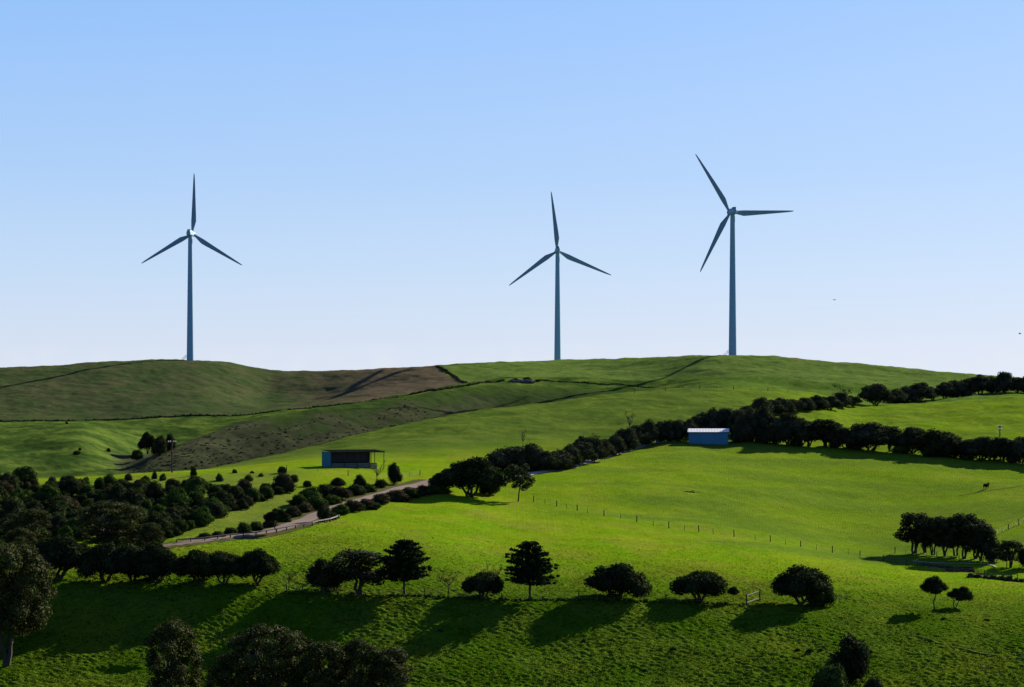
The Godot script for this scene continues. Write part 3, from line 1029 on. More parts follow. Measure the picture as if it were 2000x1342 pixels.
# ------------------------------------------------------------------ the scene
func _ready() -> void:
	rng.seed = 20
	var cam := Camera3D.new()
	cam.name = "camera"
	cam.projection = Camera3D.PROJECTION_FRUSTUM
	cam.near = 1.0
	cam.far = 20000.0
	cam.size = 1342.0 / F
	cam.frustum_offset = Vector2(0.0, (HY - 671.0) / F)
	add_child(cam)
	var sun_dir := Vector3(1.35, 1.0, -1.68).normalized()
	var env := Environment.new()
	env.background_mode = Environment.BG_SKY
	env.sky = make_sky(sun_dir)
	env.background_energy_multiplier = 1.0 / EXPOSURE
	env.tonemap_mode = Environment.TONE_MAPPER_LINEAR
	env.tonemap_exposure = EXPOSURE
	env.sdfgi_enabled = true
	env.ssao_enabled = true
	env.ssil_enabled = true
	var we := WorldEnvironment.new()
	we.name = "environment"
	we.environment = env
	add_child(we)
	var sun := DirectionalLight3D.new()
	sun.name = "sun"
	sun.light_energy = 1.6
	sun.light_color = Color(1.0, 0.95, 0.86)
	sun.light_angular_distance = 0.5
	sun.shadow_enabled = true
	add_child(sun)
	sun.look_at_from_position(sun_dir, Vector3.ZERO)

	n_lump.seed = 3
	n_lump.frequency = 1.15
	n_lump.fractal_octaves = 3
	n_lump.noise_type = FastNoiseLite.TYPE_SIMPLEX_SMOOTH
	n_mid.seed = 8
	n_mid.frequency = 0.035
	n_mid.fractal_octaves = 3
	n_big.seed = 12
	n_big.frequency = 0.008
	n_tone.seed = 15
	n_tone.frequency = 0.045
	n_tone.fractal_octaves = 4
	n_fine.seed = 21
	n_fine.frequency = 0.5
	n_fine.fractal_octaves = 3
	survey()
	materials()
	for q in [[170, 1270, 2.6, 1.3, 0.8], [215, 1312, 3.0, 1.6, 0.5], [1345, 962, 2.2, 1.0, 0.35], [1850, 1113, 7.5, 3.0, 1.1]]:
		var at := pin(q[0], q[1])
		hollows.append([at.x, at.z, q[2], q[3], q[4]])
	build_land()
	build_track()
	turbine(371.5, 456.0, 1208.0, deg_to_rad(-10.0), 1.5, "left wind turbine, alone on the brown-green hilltop, one blade pointing straight up")
	turbine(1089.0, 489.0, 1232.0, deg_to_rad(2.0), -6.0, "middle wind turbine with its foot hidden behind the ridge, upper blade leaning slightly left")
	turbine(1431.0, 413.5, 1080.0, deg_to_rad(14.0), -32.5, "right and tallest wind turbine, one blade pointing level to the right")
	shed_open()
	shed_white()
	plant_kinds()
	front_row()
	bottom_trees()
	left_scrub()
	middle_trees()
	right_trees()
	far_plants()
	guard_rail()
	gate()
	fences()
	power_pole(336, 924, 62, "tall timber power pole with pale insulators on its crossarm beside the left gully", 1, 0.8)
	power_pole(1953, 868, 37, "small distant power pole rising behind the right-hand row of trees", 2, 0.6)
	cow()
	var lg := thing("log", "dark fallen log lying alone in the middle of the right-hand field", "log", pin(1346, 963), 0.1)
	var ls := start()
	tube(ls, [Vector3(-1.4, 0.1, 0), Vector3(-0.6, 0.2, 0.05), Vector3(0.5, 0.18, 0), Vector3(1.3, 0.12, -0.1)], [0.16, 0.2, 0.18, 0.12], 8)
	part("trunk", ls.commit(), M.bark, lg)
	ls = start()
	tube(ls, [Vector3(0.4, 0.25, 0), Vector3(0.7, 0.5, 0.1), Vector3(1.0, 0.6, 0.3)], [0.08, 0.06, 0.03], 6)
	part("branch", ls.commit(), M.bark, lg)
	build_grass()
	bird(1630, 586, 560.0, 0.6, "tiny dark bird in the sky right of the tallest turbine")
	bird(1992, 652, 470.0, 1.2, "tiny dark bird low in the sky at the right edge")

func build_track() -> void:
	structure("road_verge", ribbon([[850, 940], [790, 954], [725, 973], [662, 993], [610, 1010], [560, 1030], [500, 1043], [420, 1055], [340, 1067], [250, 1074]], 8.5, 0.05), M.verge)
	structure("gravel_road", ribbon([[850, 940], [790, 954], [725, 973], [662, 993], [610, 1010], [560, 1030], [500, 1043], [420, 1055], [340, 1067], [250, 1074]], 3.7, 0.10), M.gravel)
	structure("stock_track", ribbon([[1876, 968], [1910, 962], [1955, 956], [2010, 948]], 0.9, 0.05, 2), M.worn_grass)
	structure("stock_track", ribbon([[1780, 1240], [1850, 1260], [1925, 1277], [2020, 1294]], 0.45, 0.05, 2), M.worn_grass)
	structure("stock_track", ribbon([[800, 1308], [860, 1326], [920, 1340]], 0.45, 0.05, 2), M.worn_grass)
	structure("stock_track", ribbon([[440, 1042], [480, 1024], [515, 1006], [560, 988]], 1.0, 0.05, 2), M.worn_grass)
	structure("dam_floor", ribbon([[1796, 1102], [1830, 1106], [1870, 1110], [1912, 1111]], 2.6, 0.06), M.soil)
	structure("dam_rim", ribbon([[1784, 1098], [1830, 1101], [1880, 1103], [1930, 1106], [1950, 1112]], 0.45, 0.12, 2), M.pale_gravel)
	structure("farm_track", ribbon([[880, 934], [940, 931], [1000, 930], [1060, 923], [1130, 908], [1192, 889], [1262, 870], [1330, 862]], 3.2, 0.10), M.pale_gravel)

const TEA := Color(0.018, 0.024, 0.012)
const TEA2 := Color(0.024, 0.029, 0.014)
const PINE := Color(0.013, 0.022, 0.011)
const GUM := Color(0.034, 0.039, 0.015)
const SCRUB := Color(0.026, 0.040, 0.013)
const HAZY_HEDGE := Color(0.034, 0.038, 0.023)  # leaf colour lightened: distance haze painted into the far hedgerow foliage
const HEATH := Color(0.034, 0.030, 0.018)

func plant_kinds() -> void:
	P.dome = []
	for i in 4:
		P.dome.append(dome_tree(100 + i, 9.0, [6.2, 5.6, 6.6, 6.0][i], [1.1, 0.8, 1.0, 0.6][i], TEA))
	P.flat_dome = dome_tree(120, 9.0, 4.6, 1.0, TEA)
	P.round_tree = dome_tree(130, 4.6, 5.2, 2.2, TEA, 0.0, 1)
	P.lean_tree = dome_tree(131, 4.0, 3.2, 1.0, TEA, 0.35, 2)
	P.bush = []
	for i in 4:
		P.bush.append(bush(140 + i, 5.0, [4.4, 5.0, 3.8, 5.4][i], [TEA, TEA2, SCRUB, TEA][i]))
	P.hedge_dome = []
	for i in 3:
		P.hedge_dome.append(dome_tree(260 + i, 7.0, [5.6, 6.2, 5.0][i], [0.4, 0.8, 0.3][i], HAZY_HEDGE))
	P.hedge = []
	for i in 4:
		P.hedge.append(bush(240 + i, 5.0, [4.4, 5.0, 3.8, 5.4][i], HAZY_HEDGE, 11))
	P.shrub = []
	for i in 4:
		P.shrub.append(bush(150 + i, 3.4, [2.3, 2.0, 2.6, 2.9][i], [SCRUB, TEA2, Color(0.030, 0.050, 0.012), HEATH][i], 9))
	P.pine = [pine_tree(160, 8.0, 8.2, PINE), pine_tree(161, 8.2, 8.6, PINE)]
	P.gum = []
	for i in 4:
		P.gum.append(gum_tree(170 + i, 10.0, 13.0, [2.5, 3.5, 2.0, 3.0][i], GUM, 50, 0.16, 22.0))
	P.big_gum = gum_tree(180, 15.0, 17.5, 5.0, GUM, 84, 0.17, 18.0, 4)
	P.copse = []
	for i in 3:
		P.copse.append(gum_tree(190 + i, 6.5, 8.4, [2.4, 1.8, 2.2][i], TEA2, 44, 0.18, 20.0, 3))
	P.umbrella = gum_tree(200, 8.4, 8.0, 3.0, TEA2, 26, 0.17, 18.0, 1)
	P.bare = [bare_tree(210, 5.0, 6.5, 0, TEA), bare_tree(211, 5.0, 5.0, 9, HEATH), bare_tree(212, 4.0, 7.0, 5, TEA2)]
	P.cone = bush(220, 3.2, 5.4, TEA, 7)

func front_row() -> void:
	var g := "trees in the row across the near slope"
	# the joined crowns at the left
	stand(P.dome[0], "round_tree", 118, 1132, 147, 92, "broad dark tree at the left end of the near row, beside the tall gum", "tree", g)
	stand(P.dome[1], "round_tree", 205, 1134, 120, 90, "dark domed tree second from left in the near row, on one straight trunk", "tree", g)
	stand(P.dome[2], "round_tree", 258, 1136, 100, 84, "dark tree with open trunk third from left in the near row", "tree", g)
	stand(P.dome[3], "round_tree", 306, 1138, 122, 86, "dark tree with forked pale limbs fourth from left in the near row", "tree", g)
	stand(P.dome[1], "round_tree", 388, 1141, 105, 78, "dark domed tree on a visible trunk below the end of the guard rail", "tree", g)
	stand(P.dome[2], "round_tree", 436, 1143, 95, 74, "dense dark tree reaching almost to the grass between two domed trees", "tree", g)
	stand(P.dome[0], "round_tree", 504, 1144, 105, 76, "smooth round dark tree at the right end of the joined left crowns", "tree", g)
	stand(P.bare[1], "sparse_bush", 564, 1154, 38, 48, "thin sparse bush in the gap right of the joined left crowns", "bush")
	stand(P.bare[0], "fallen_branches", 592, 1156, 40, 26, "low tangle of bare branches left of the twin-crowned tree", "branches")
	stand(P.bush[1], "round_tree", 632, 1156, 78, 68, "small dark rounded tree leaning against the larger silvery tree in the near row", "tree", g)
	stand(P.copse[0], "gum_tree", 702, 1165, 152, 94, "broad loose-leaved tree directly left of the first pine in the near row", "tree", g)
	stand(P.pine[0], "pine_tree", 790, 1163, 108, 108, "ragged dark pine on a bare trunk, left one of the two pines", "pine tree", "pines in the near row")
	stand(P.bare[1], "sparse_bush", 876, 1160, 54, 48, "thin sparse bush midway between the two pines", "bush")
	stand(P.flat_dome, "round_tree", 944, 1168, 92, 58, "low flat-topped dark tree touching the right-hand pine", "tree", g)
	stand(P.bare[2], "dead_tree", 966, 1162, 46, 72, "spindly half-dead tree poking up behind the low flat-topped tree", "tree")
	stand(P.pine[1], "pine_tree", 1035, 1170, 112, 112, "ragged dark pine with a stepped outline, right one of the two pines", "pine tree", "pines in the near row")
	stand(P.dome[3], "round_tree", 1203, 1171, 146, 76, "wide umbrella-shaped dark tree right of the second pine", "tree", g, 0.6)
	stand(P.flat_dome, "round_tree", 1366, 1175, 120, 66, "wide flat dark tree left of the open timber rail frame", "tree", g)
	stand(P.round_tree, "small_tree", 1432, 1175, 28, 34, "very small round tree close to the timber rail frame", "tree", g)
	stand(P.dome[0], "round_tree", 1563, 1184, 142, 84, "large dense dark tree right of the open timber rail frame", "tree", g, 2.0)
	stand(P.bush[2], "round_tree", 1606, 1183, 66, 58, "low dark tree grown into the right side of the large dense tree", "tree", g)
	stand(P.bare[1], "sparse_bush", 1642, 1180, 40, 26, "small scrubby bush at the right foot of the large dense tree", "bush")
	stand(P.round_tree, "round_tree", 1823, 1193, 60, 74, "lone lollipop-shaped tree on a bare trunk in the right foreground", "tree", g, 0.3)
	stand(P.lean_tree, "leaning_tree", 1868, 1189, 52, 44, "small round tree leaning right beside the lollipop-shaped tree", "tree", g, 0.0)
	var nth_0 := 0
	for e in [[150, 1136, 30, 14], [340, 1142, 34, 12], [660, 1164, 46, 16], [736, 1168, 30, 12], [905, 1170, 36, 14], [985, 1172, 34, 12], [1010, 1172, 24, 9], [1180, 1174, 26, 10], [1420, 1178, 30, 8], [1590, 1188, 40, 10]]:
		stand(P.bare[1], "undergrowth", e[0], e[1], e[2], e[3], "low scrubby undergrowth at the foot of the near tree row, %s patch from the left" % NTH[nth_0], "undergrowth", "undergrowth below the near tree row")
		nth_0 += 1

func bottom_trees() -> void:
	stand(P.big_gum, "gum_tree", 12, 1302, 205, 248, "tall spreading gum tree cut off by the left edge of the picture", "gum tree", "", 1.1)
	stand(P.gum[1], "gum_tree", 44, 1246, 100, 120, "slimmer gum tree standing just behind the tall spreading gum", "gum tree")
	var g := "gum tops along the bottom edge"
	stand(P.gum[0], "gum_tree", 338, 1392, 159, 186, "narrow gum tree with a gap in its crown, leftmost at the bottom edge", "gum tree", g, 0.2)
	stand(P.gum[1], "gum_tree", 452, 1402, 115, 130, "lower gum crown filling in left of the tallest one at the bottom edge", "gum tree", g)
	stand(P.gum[2], "gum_tree", 520, 1400, 192, 190, "tallest broad gum crown at the bottom edge left of centre", "gum tree", g)
	stand(P.gum[3], "gum_tree", 622, 1400, 166, 158, "broad gum crown right of the tallest one at the bottom edge", "gum tree", g)
	stand(P.gum[0], "gum_tree", 698, 1398, 133, 150, "gum crown between the broad one and the open-branched one at the bottom edge", "gum tree", g)
	stand(P.gum[1], "gum_tree", 764, 1392, 118, 130, "open-branched gum tree, rightmost of the bottom clump left of centre", "gum tree", g)
	stand(P.bush[3], "dark_bush", 1664, 1338, 108, 100, "dense dark bush narrowing downwards at the bottom right", "bush")
	stand(P.bush[2], "dark_bush", 1622, 1376, 90, 88, "dull brown-green bush cut by the bottom edge, left of the dense dark bush", "bush")
	stand(P.bush[0], "dark_bush", 1708, 1366, 60, 44, "small bush cut by the bottom edge, right of the dense dark bush", "bush")
	stand(P.bare[1], "sparse_bush", 1925, 1322, 28, 20, "small dark tuft of scrub alone in the lower right corner field", "bush")

func left_scrub() -> void:
	# single shrubs on the open grass
	var g := "shrubs dotted on the open grass above the scrub"
	var nth_1 := 0
	for e in [[236, 951, 22, 16], [250, 938, 20, 15], [283, 945, 24, 17], [302, 936, 14, 17], [318, 940, 18, 16], [336, 952, 16, 12], [362, 948, 20, 14], [378, 930, 16, 22], [410, 956, 18, 14], [428, 941, 20, 17], [458, 923, 13, 9], [466, 958, 16, 12], [486, 940, 22, 14], [492, 924, 9, 6], [510, 930, 11, 8], [520, 962, 26, 18], [551, 925, 24, 16], [560, 962, 30, 20], [574, 944, 26, 18], [600, 952, 22, 14]]:
		stand(P.shrub[rng.randi() % 4], "shrub", e[0], e[1], e[2], e[3], "small dark shrub on the grass between scrub and open shed, %s from the left" % NTH[nth_1], "shrub", g)
		nth_1 += 1
	# the thick scrub
	g = "shrubs massed left of the gravel road"
	var spots := []
	var tries := 0
	while spots.size() < 250 and tries < 6000:
		tries += 1
		var px := rng.randf_range(-30.0, 590.0)
		var top := 948.0 + maxf(0.0, px - 150.0) * 0.03
		var low := 1062.0 - maxf(0.0, px - 330.0) * 0.42
		var py := top + (low - top) * pow(rng.randf(), 0.85)
		if py > low - 6.0:
			continue
		# the clearing beside the road stays open
		if px > 380.0 and py > 985.0 + (590.0 - px) * 0.22 and rng.randf() < 0.9:
			continue
		if px > 300.0 and py < 975.0 and rng.randf() < 0.62:
			continue
		var at := pin(px, py)
		var near := false
		for s in spots:
			if Vector2(s.x - at.x, s.z - at.z).length_squared() < 5.0:
				near = true
				break
		if near:
			continue
		spots.append(at)
		var w := rng.randf_range(2.3, 4.0) if rng.randf() < 0.75 else rng.randf_range(4.0, 6.2)
		var pick := rng.randf()
		var k: Dictionary = P.shrub[rng.randi() % 4] if pick < 0.6 else (P.bush[rng.randi() % 4] if pick < 0.82 else P.hedge_dome[rng.randi() % 3])
		put_plant(k, "scrub_shrub", at, w, w * rng.randf_range(0.55, 0.85), "dark rounded shrub crowded among others in the scrub left of the gravel road", "shrub", g)
	# bigger gums standing in it
	stand(P.gum[2], "gum_tree", 214, 1082, 168, 106, "broad mottled gum crown rising from the middle of the left scrub", "gum tree", "", 0.9)
	stand(P.gum[3], "gum_tree", 52, 1080, 120, 92, "mottled gum crown in the left scrub near the left edge", "gum tree")
	stand(P.gum[0], "gum_tree", 40, 1106, 92, 78, "lower gum crown at the left edge in front of the mottled one", "gum tree")
	stand(P.gum[1], "gum_tree", 292, 1088, 64, 70, "brownish thin gum right of the broad mottled crown in the scrub", "gum tree")
	# along the road
	var r := "bushes along the gravel road"
	stand(P.round_tree, "roadside_tree", 541, 1042, 56, 54, "round green tree on a short trunk between guard rail and gravel road", "tree")
	stand(P.bush[1], "roadside_tree", 632, 1018, 34, 42, "dark upright bush hiding part of the gravel road", "bush", r)
	stand(P.bush[0], "roadside_bush", 703, 953, 31, 29, "dark round bush left of the bare tree below the open shed", "bush")
	stand(P.cone, "cone_tree", 769, 946, 34, 43, "dense dark upright bush right of the bare tree by the road", "bush")
	stand(P.bare[0], "bare_tree", 738, 950, 46, 58, "bare branching tree in front of the open shed's right end", "tree")
	stand(P.shrub[1], "roadside_bush", 660, 948, 38, 17, "low spreading bush below the open shed", "bush")
	var nth_2 := 0
	for e in [[400, 1054, 26, 12], [425, 1050, 26, 12], [450, 1044, 26, 14], [476, 1040, 30, 20], [500, 1036, 30, 18], [526, 1030, 26, 16], [556, 1020, 24, 14], [572, 1008, 30, 20], [584, 990, 36, 22], [596, 1000, 30, 18], [606, 978, 44, 26], [620, 994, 42, 24], [636, 972, 50, 26], [650, 986, 34, 18], [664, 974, 46, 24], [694, 966, 40, 20], [722, 960, 26, 16], [744, 952, 24, 16]]:
		stand(P.shrub[rng.randi() % 4], "roadside_bush", e[0], e[1], e[2] * 1.3, e[3] * 1.15, "dark bush on the upper verge of the gravel road, %s from the left" % NTH[nth_2], "bush", r)
		nth_2 += 1
	var nth_3 := 0
	for e in [[648, 1014, 24, 16], [664, 1006, 32, 22], [690, 1000, 36, 24], [716, 994, 34, 20], [732, 994, 24, 14], [744, 986, 34, 20], [772, 978, 38, 22], [786, 980, 26, 16], [800, 972, 36, 22], [826, 968, 36, 20], [846, 966, 30, 18], [862, 964, 26, 14]]:
		stand(P.shrub[rng.randi() % 4], "verge_bush", e[0], e[1], e[2] * 1.45, e[3] * 1.1, "brownish bush between gravel road and bright field, %s from the left" % NTH[nth_3], "bush", "bushes below the gravel road")
		nth_3 += 1

func middle_trees() -> void:
	stand(P.dome[2], "broad_tree", 920, 971, 128, 90, "large broad dark tree at the bend where the gravel road vanishes", "tree", "", 0.4)
	stand(P.dome[0], "broad_tree", 872, 964, 68, 52, "lower dark tree on the left flank of the large broad tree by the road", "tree")
	stand(P.bush[1], "broad_tree", 958, 966, 50, 30, "low dark limb-like bush under the right side of the large broad tree", "bush")
	stand(P.umbrella, "lone_tree", 1011, 980, 70, 76, "lone open tree with a forked pale trunk below the hedgerow", "tree", "", 0.5)
	var g := "trees in the hedgerow climbing beside the farm track"
	var row := [[985, 918, 66, 44], [1012, 917, 62, 56], [1040, 920, 52, 54], [1064, 921, 50, 46], [1090, 918, 46, 46], [1112, 915, 44, 50], [1136, 908, 46, 46], [1158, 902, 44, 50], [1180, 894, 42, 44], [1200, 889, 40, 42], [1222, 880, 42, 48], [1243, 874, 40, 44], [1264, 870, 38, 44], [1284, 866, 38, 44], [1304, 864, 38, 42], [1324, 862, 36, 44], [1342, 860, 34, 40]]
	for i in row.size():
		var e: Array = row[i]
		stand(P.hedge_dome[i % 3] if i % 5 in [1, 3] else P.hedge[i % 4], "hedgerow_tree", e[0], e[1], e[2] * rng.randf_range(1.2, 1.6), e[3] * rng.randf_range(0.92, 1.22), "dense dark tree, %s from the left in the hedgerow climbing beside the farm track" % NTH[i], "tree", g)
	stand(P.hedge_dome[1], "hedgerow_tree", 1140, 880, 44, 32, "flat-topped tree standing proud behind the middle of the hedgerow", "tree")
	stand(P.bare[2], "dead_tree", 1021, 880, 16, 48, "bare spindly dead trunk sticking up from the left end of the hedgerow", "tree")
	stand(P.bare[2], "thin_tree", 1231, 850, 26, 54, "thin tall tree with a wispy top above the hedgerow", "tree")
	stand(P.bare[1], "arched_tree", 1160, 872, 34, 28, "arched bare bough over the middle of the hedgerow", "tree")

func right_trees() -> void:
	var g := "trees around the white-roofed shed"
	var nth_4 := 0
	for e in [[1348, 852, 30, 34], [1362, 850, 44, 38], [1375, 840, 40, 30], [1392, 848, 44, 42], [1410, 838, 40, 34], [1420, 848, 42, 44], [1438, 866, 24, 36], [1446, 852, 46, 48], [1452, 864, 34, 42], [1470, 862, 50, 62], [1496, 862, 46, 58], [1512, 868, 40, 40]]:
		stand(P.hedge[rng.randi() % 4], "hedgerow_tree", e[0], e[1], e[2] * rng.randf_range(1.2, 1.5), e[3] * rng.randf_range(1.0, 1.25), "dense dark tree crowding round the white-roofed shed, %s from the left" % NTH[nth_4], "tree", g)
		nth_4 += 1
	g = "trees in the row along the top of the right-hand field"
	stand(P.hedge_dome[2], "row_tree", 1540, 870, 102, 74, "tall domed tree first right of the white-roofed shed's thicket", "tree", g)
	stand(P.copse[1], "row_tree", 1580, 872, 66, 53, "loose tree with several pale stems right of the tall domed tree", "tree", g)
	stand(P.copse[0], "row_tree", 1612, 873, 75, 56, "open tree showing sunlit grass between its stems", "tree", g)
	stand(P.hedge_dome[1], "row_tree", 1650, 876, 72, 46, "low domed tree in the row left of its broadest crown", "tree", g)
	stand(P.hedge_dome[0], "row_tree", 1700, 880, 127, 63, "broadest dark crown of the row along the top of the right-hand field", "tree", g)
	stand(P.copse[2], "row_tree", 1738, 883, 63, 53, "narrow tree right of the broadest crown of the field row", "tree", g)
	stand(P.hedge_dome[0], "row_tree", 1784, 886, 86, 60, "rounded tree with a high crown right of the row's broadest one", "tree", g)
	stand(P.bush[1], "row_tree", 1830, 892, 97, 56, "dense wide tree below and left of the distant power pole", "tree", g)
	stand(P.bush[3], "row_tree", 1866, 896, 66, 42, "low dark tree in the field row, left of the distant power pole", "tree", g)
	stand(P.hedge_dome[1], "row_tree", 1916, 899, 105, 53, "domed tree in the field row straight below the distant power pole", "tree", g)
	stand(P.copse[1], "row_tree", 1958, 902, 72, 51, "loose tree in the field row just right of the distant power pole", "tree", g)
	stand(P.hedge_dome[0], "row_tree", 1996, 905, 86, 60, "dark tree of the field row cut by the right edge", "tree", g)
	stand(P.hedge_dome[1], "row_tree", 1566, 869, 72, 52, "wide dark crown just behind the loose tree with pale stems in the field row", "tree", g)
	stand(P.hedge_dome[0], "row_tree", 1632, 874, 70, 50, "dark crown bridging the open tree and the low domed one in the field row", "tree", g)
	stand(P.hedge_dome[0], "row_tree", 1848, 892, 84, 54, "broad dark crown behind the low tree left of the distant power pole", "tree", g)
	stand(P.hedge_dome[2], "row_tree", 1938, 899, 80, 48, "spreading crown filling the row right under the distant power pole's foot", "tree", g)
	stand(P.hedge_dome[2], "row_tree", 2050, 908, 91, 65, "dark tree of the field row beyond the right edge", "tree", g)
	var nth_5 := 0
	for e in [[1556, 872, 30, 20], [1630, 876, 30, 18], [1672, 878, 40, 26], [1760, 886, 40, 26], [1810, 892, 36, 24], [1890, 899, 36, 22], [1975, 904, 30, 20]]:
		stand(P.shrub[rng.randi() % 4], "row_bush", e[0], e[1], e[2], e[3], "low dark bush filling a gap in the field row, %s from the left" % NTH[nth_5], "bush", "bushes between the trees of the field row")
		nth_5 += 1
	# upper hedgerow
	g = "trees in the upper hedgerow below the skyline"
	var row := [[1430, 832, 34, 30], [1458, 824, 36, 34], [1486, 815, 42, 34], [1508, 812, 34, 28], [1530, 808, 38, 30], [1552, 805, 32, 24], [1574, 803, 32, 28], [1596, 801, 34, 30], [1620, 799, 34, 30], [1644, 797, 34, 24], [1666, 796, 32, 22], [1748, 788, 34, 24], [1772, 785, 34, 28], [1822, 780, 34, 28], [1870, 776, 36, 30], [1892, 774, 34, 32], [1938, 770, 38, 34], [1962, 769, 34, 32], [1986, 768, 36, 32], [2012, 768, 36, 34]]
	for i in row.size():
		var e: Array = row[i]
		stand(P.hedge_dome[i % 3] if i % 5 in [0, 3] else P.hedge[(i * 3) % 4], "hedgerow_tree", e[0], e[1], e[2] * rng.randf_range(1.3, 1.75), e[3] * rng.randf_range(0.95, 1.35), "dark rounded tree, %s from the left of the upper hedgerow running to the skyline" % NTH[i], "tree", g)
	stand(P.hedge_dome[0], "hedgerow_tree", 1710, 792, 80, 50, "tall domed tree with a bright sunlit bough in the upper hedgerow", "tree")
	stand(P.bare[1], "thin_tree", 1646, 797, 42, 50, "thin feathery tree left of the domed one in the upper hedgerow", "tree")
	stand(P.hedge_dome[2], "hedgerow_tree", 1796, 783, 70, 43, "broad domed tree in the middle of the upper hedgerow", "tree")
	stand(P.hedge_dome[0], "hedgerow_tree", 1846, 778, 52, 39, "domed tree between the two broadest of the upper hedgerow", "tree")
	stand(P.hedge_dome[1], "hedgerow_tree", 1915, 772, 65, 45, "highest tree of the upper hedgerow, touching the skyline", "tree")
	# copse by the stock dam
	g = "trees in the copse by the stock dam"
	stand(P.copse[0], "copse_tree", 1786, 1080, 92, 83, "tall ragged tree at the left end of the copse by the stock dam", "tree", g, 0.3)
	stand(P.copse[1], "copse_tree", 1822, 1084, 68, 79, "narrow tree second from the left in the copse by the dam", "tree", g)
	stand(P.copse[2], "copse_tree", 1846, 1088, 73, 81, "tree with a forked trunk in the middle of the copse by the dam", "tree", g)
	stand(P.copse[0], "copse_tree", 1884, 1092, 90, 92, "fullest crown, right of the middle of the copse by the dam", "tree", g)
	stand(P.copse[1], "copse_tree", 1916, 1097, 73, 77, "sloping-crowned tree at the right shoulder of the copse by the dam", "tree", g)
	stand(P.bush[1], "copse_tree", 1938, 1100, 47, 48, "short tree under the right shoulder of the copse by the dam", "tree", g)
	stand(P.copse[1], "copse_tree", 1866, 1086, 74, 82, "tall crown at the back of the copse by the dam, right of the forked trunk", "tree", g)
	stand(P.copse[2], "copse_tree", 1806, 1079, 70, 72, "shorter crown behind the tall ragged tree at the copse's left end", "tree", g)
	stand(P.copse[0], "copse_tree", 1906, 1092, 74, 80, "broad crown at the back right of the copse by the dam", "tree", g)
	stand(P.copse[2], "copse_tree", 1974, 1110, 64, 56, "separate low tree right of the copse near the right edge", "tree")
	stand(P.bush[3], "copse_tree", 2006, 1112, 52, 48, "low bush beside the separate tree, cut by the right edge", "bush")

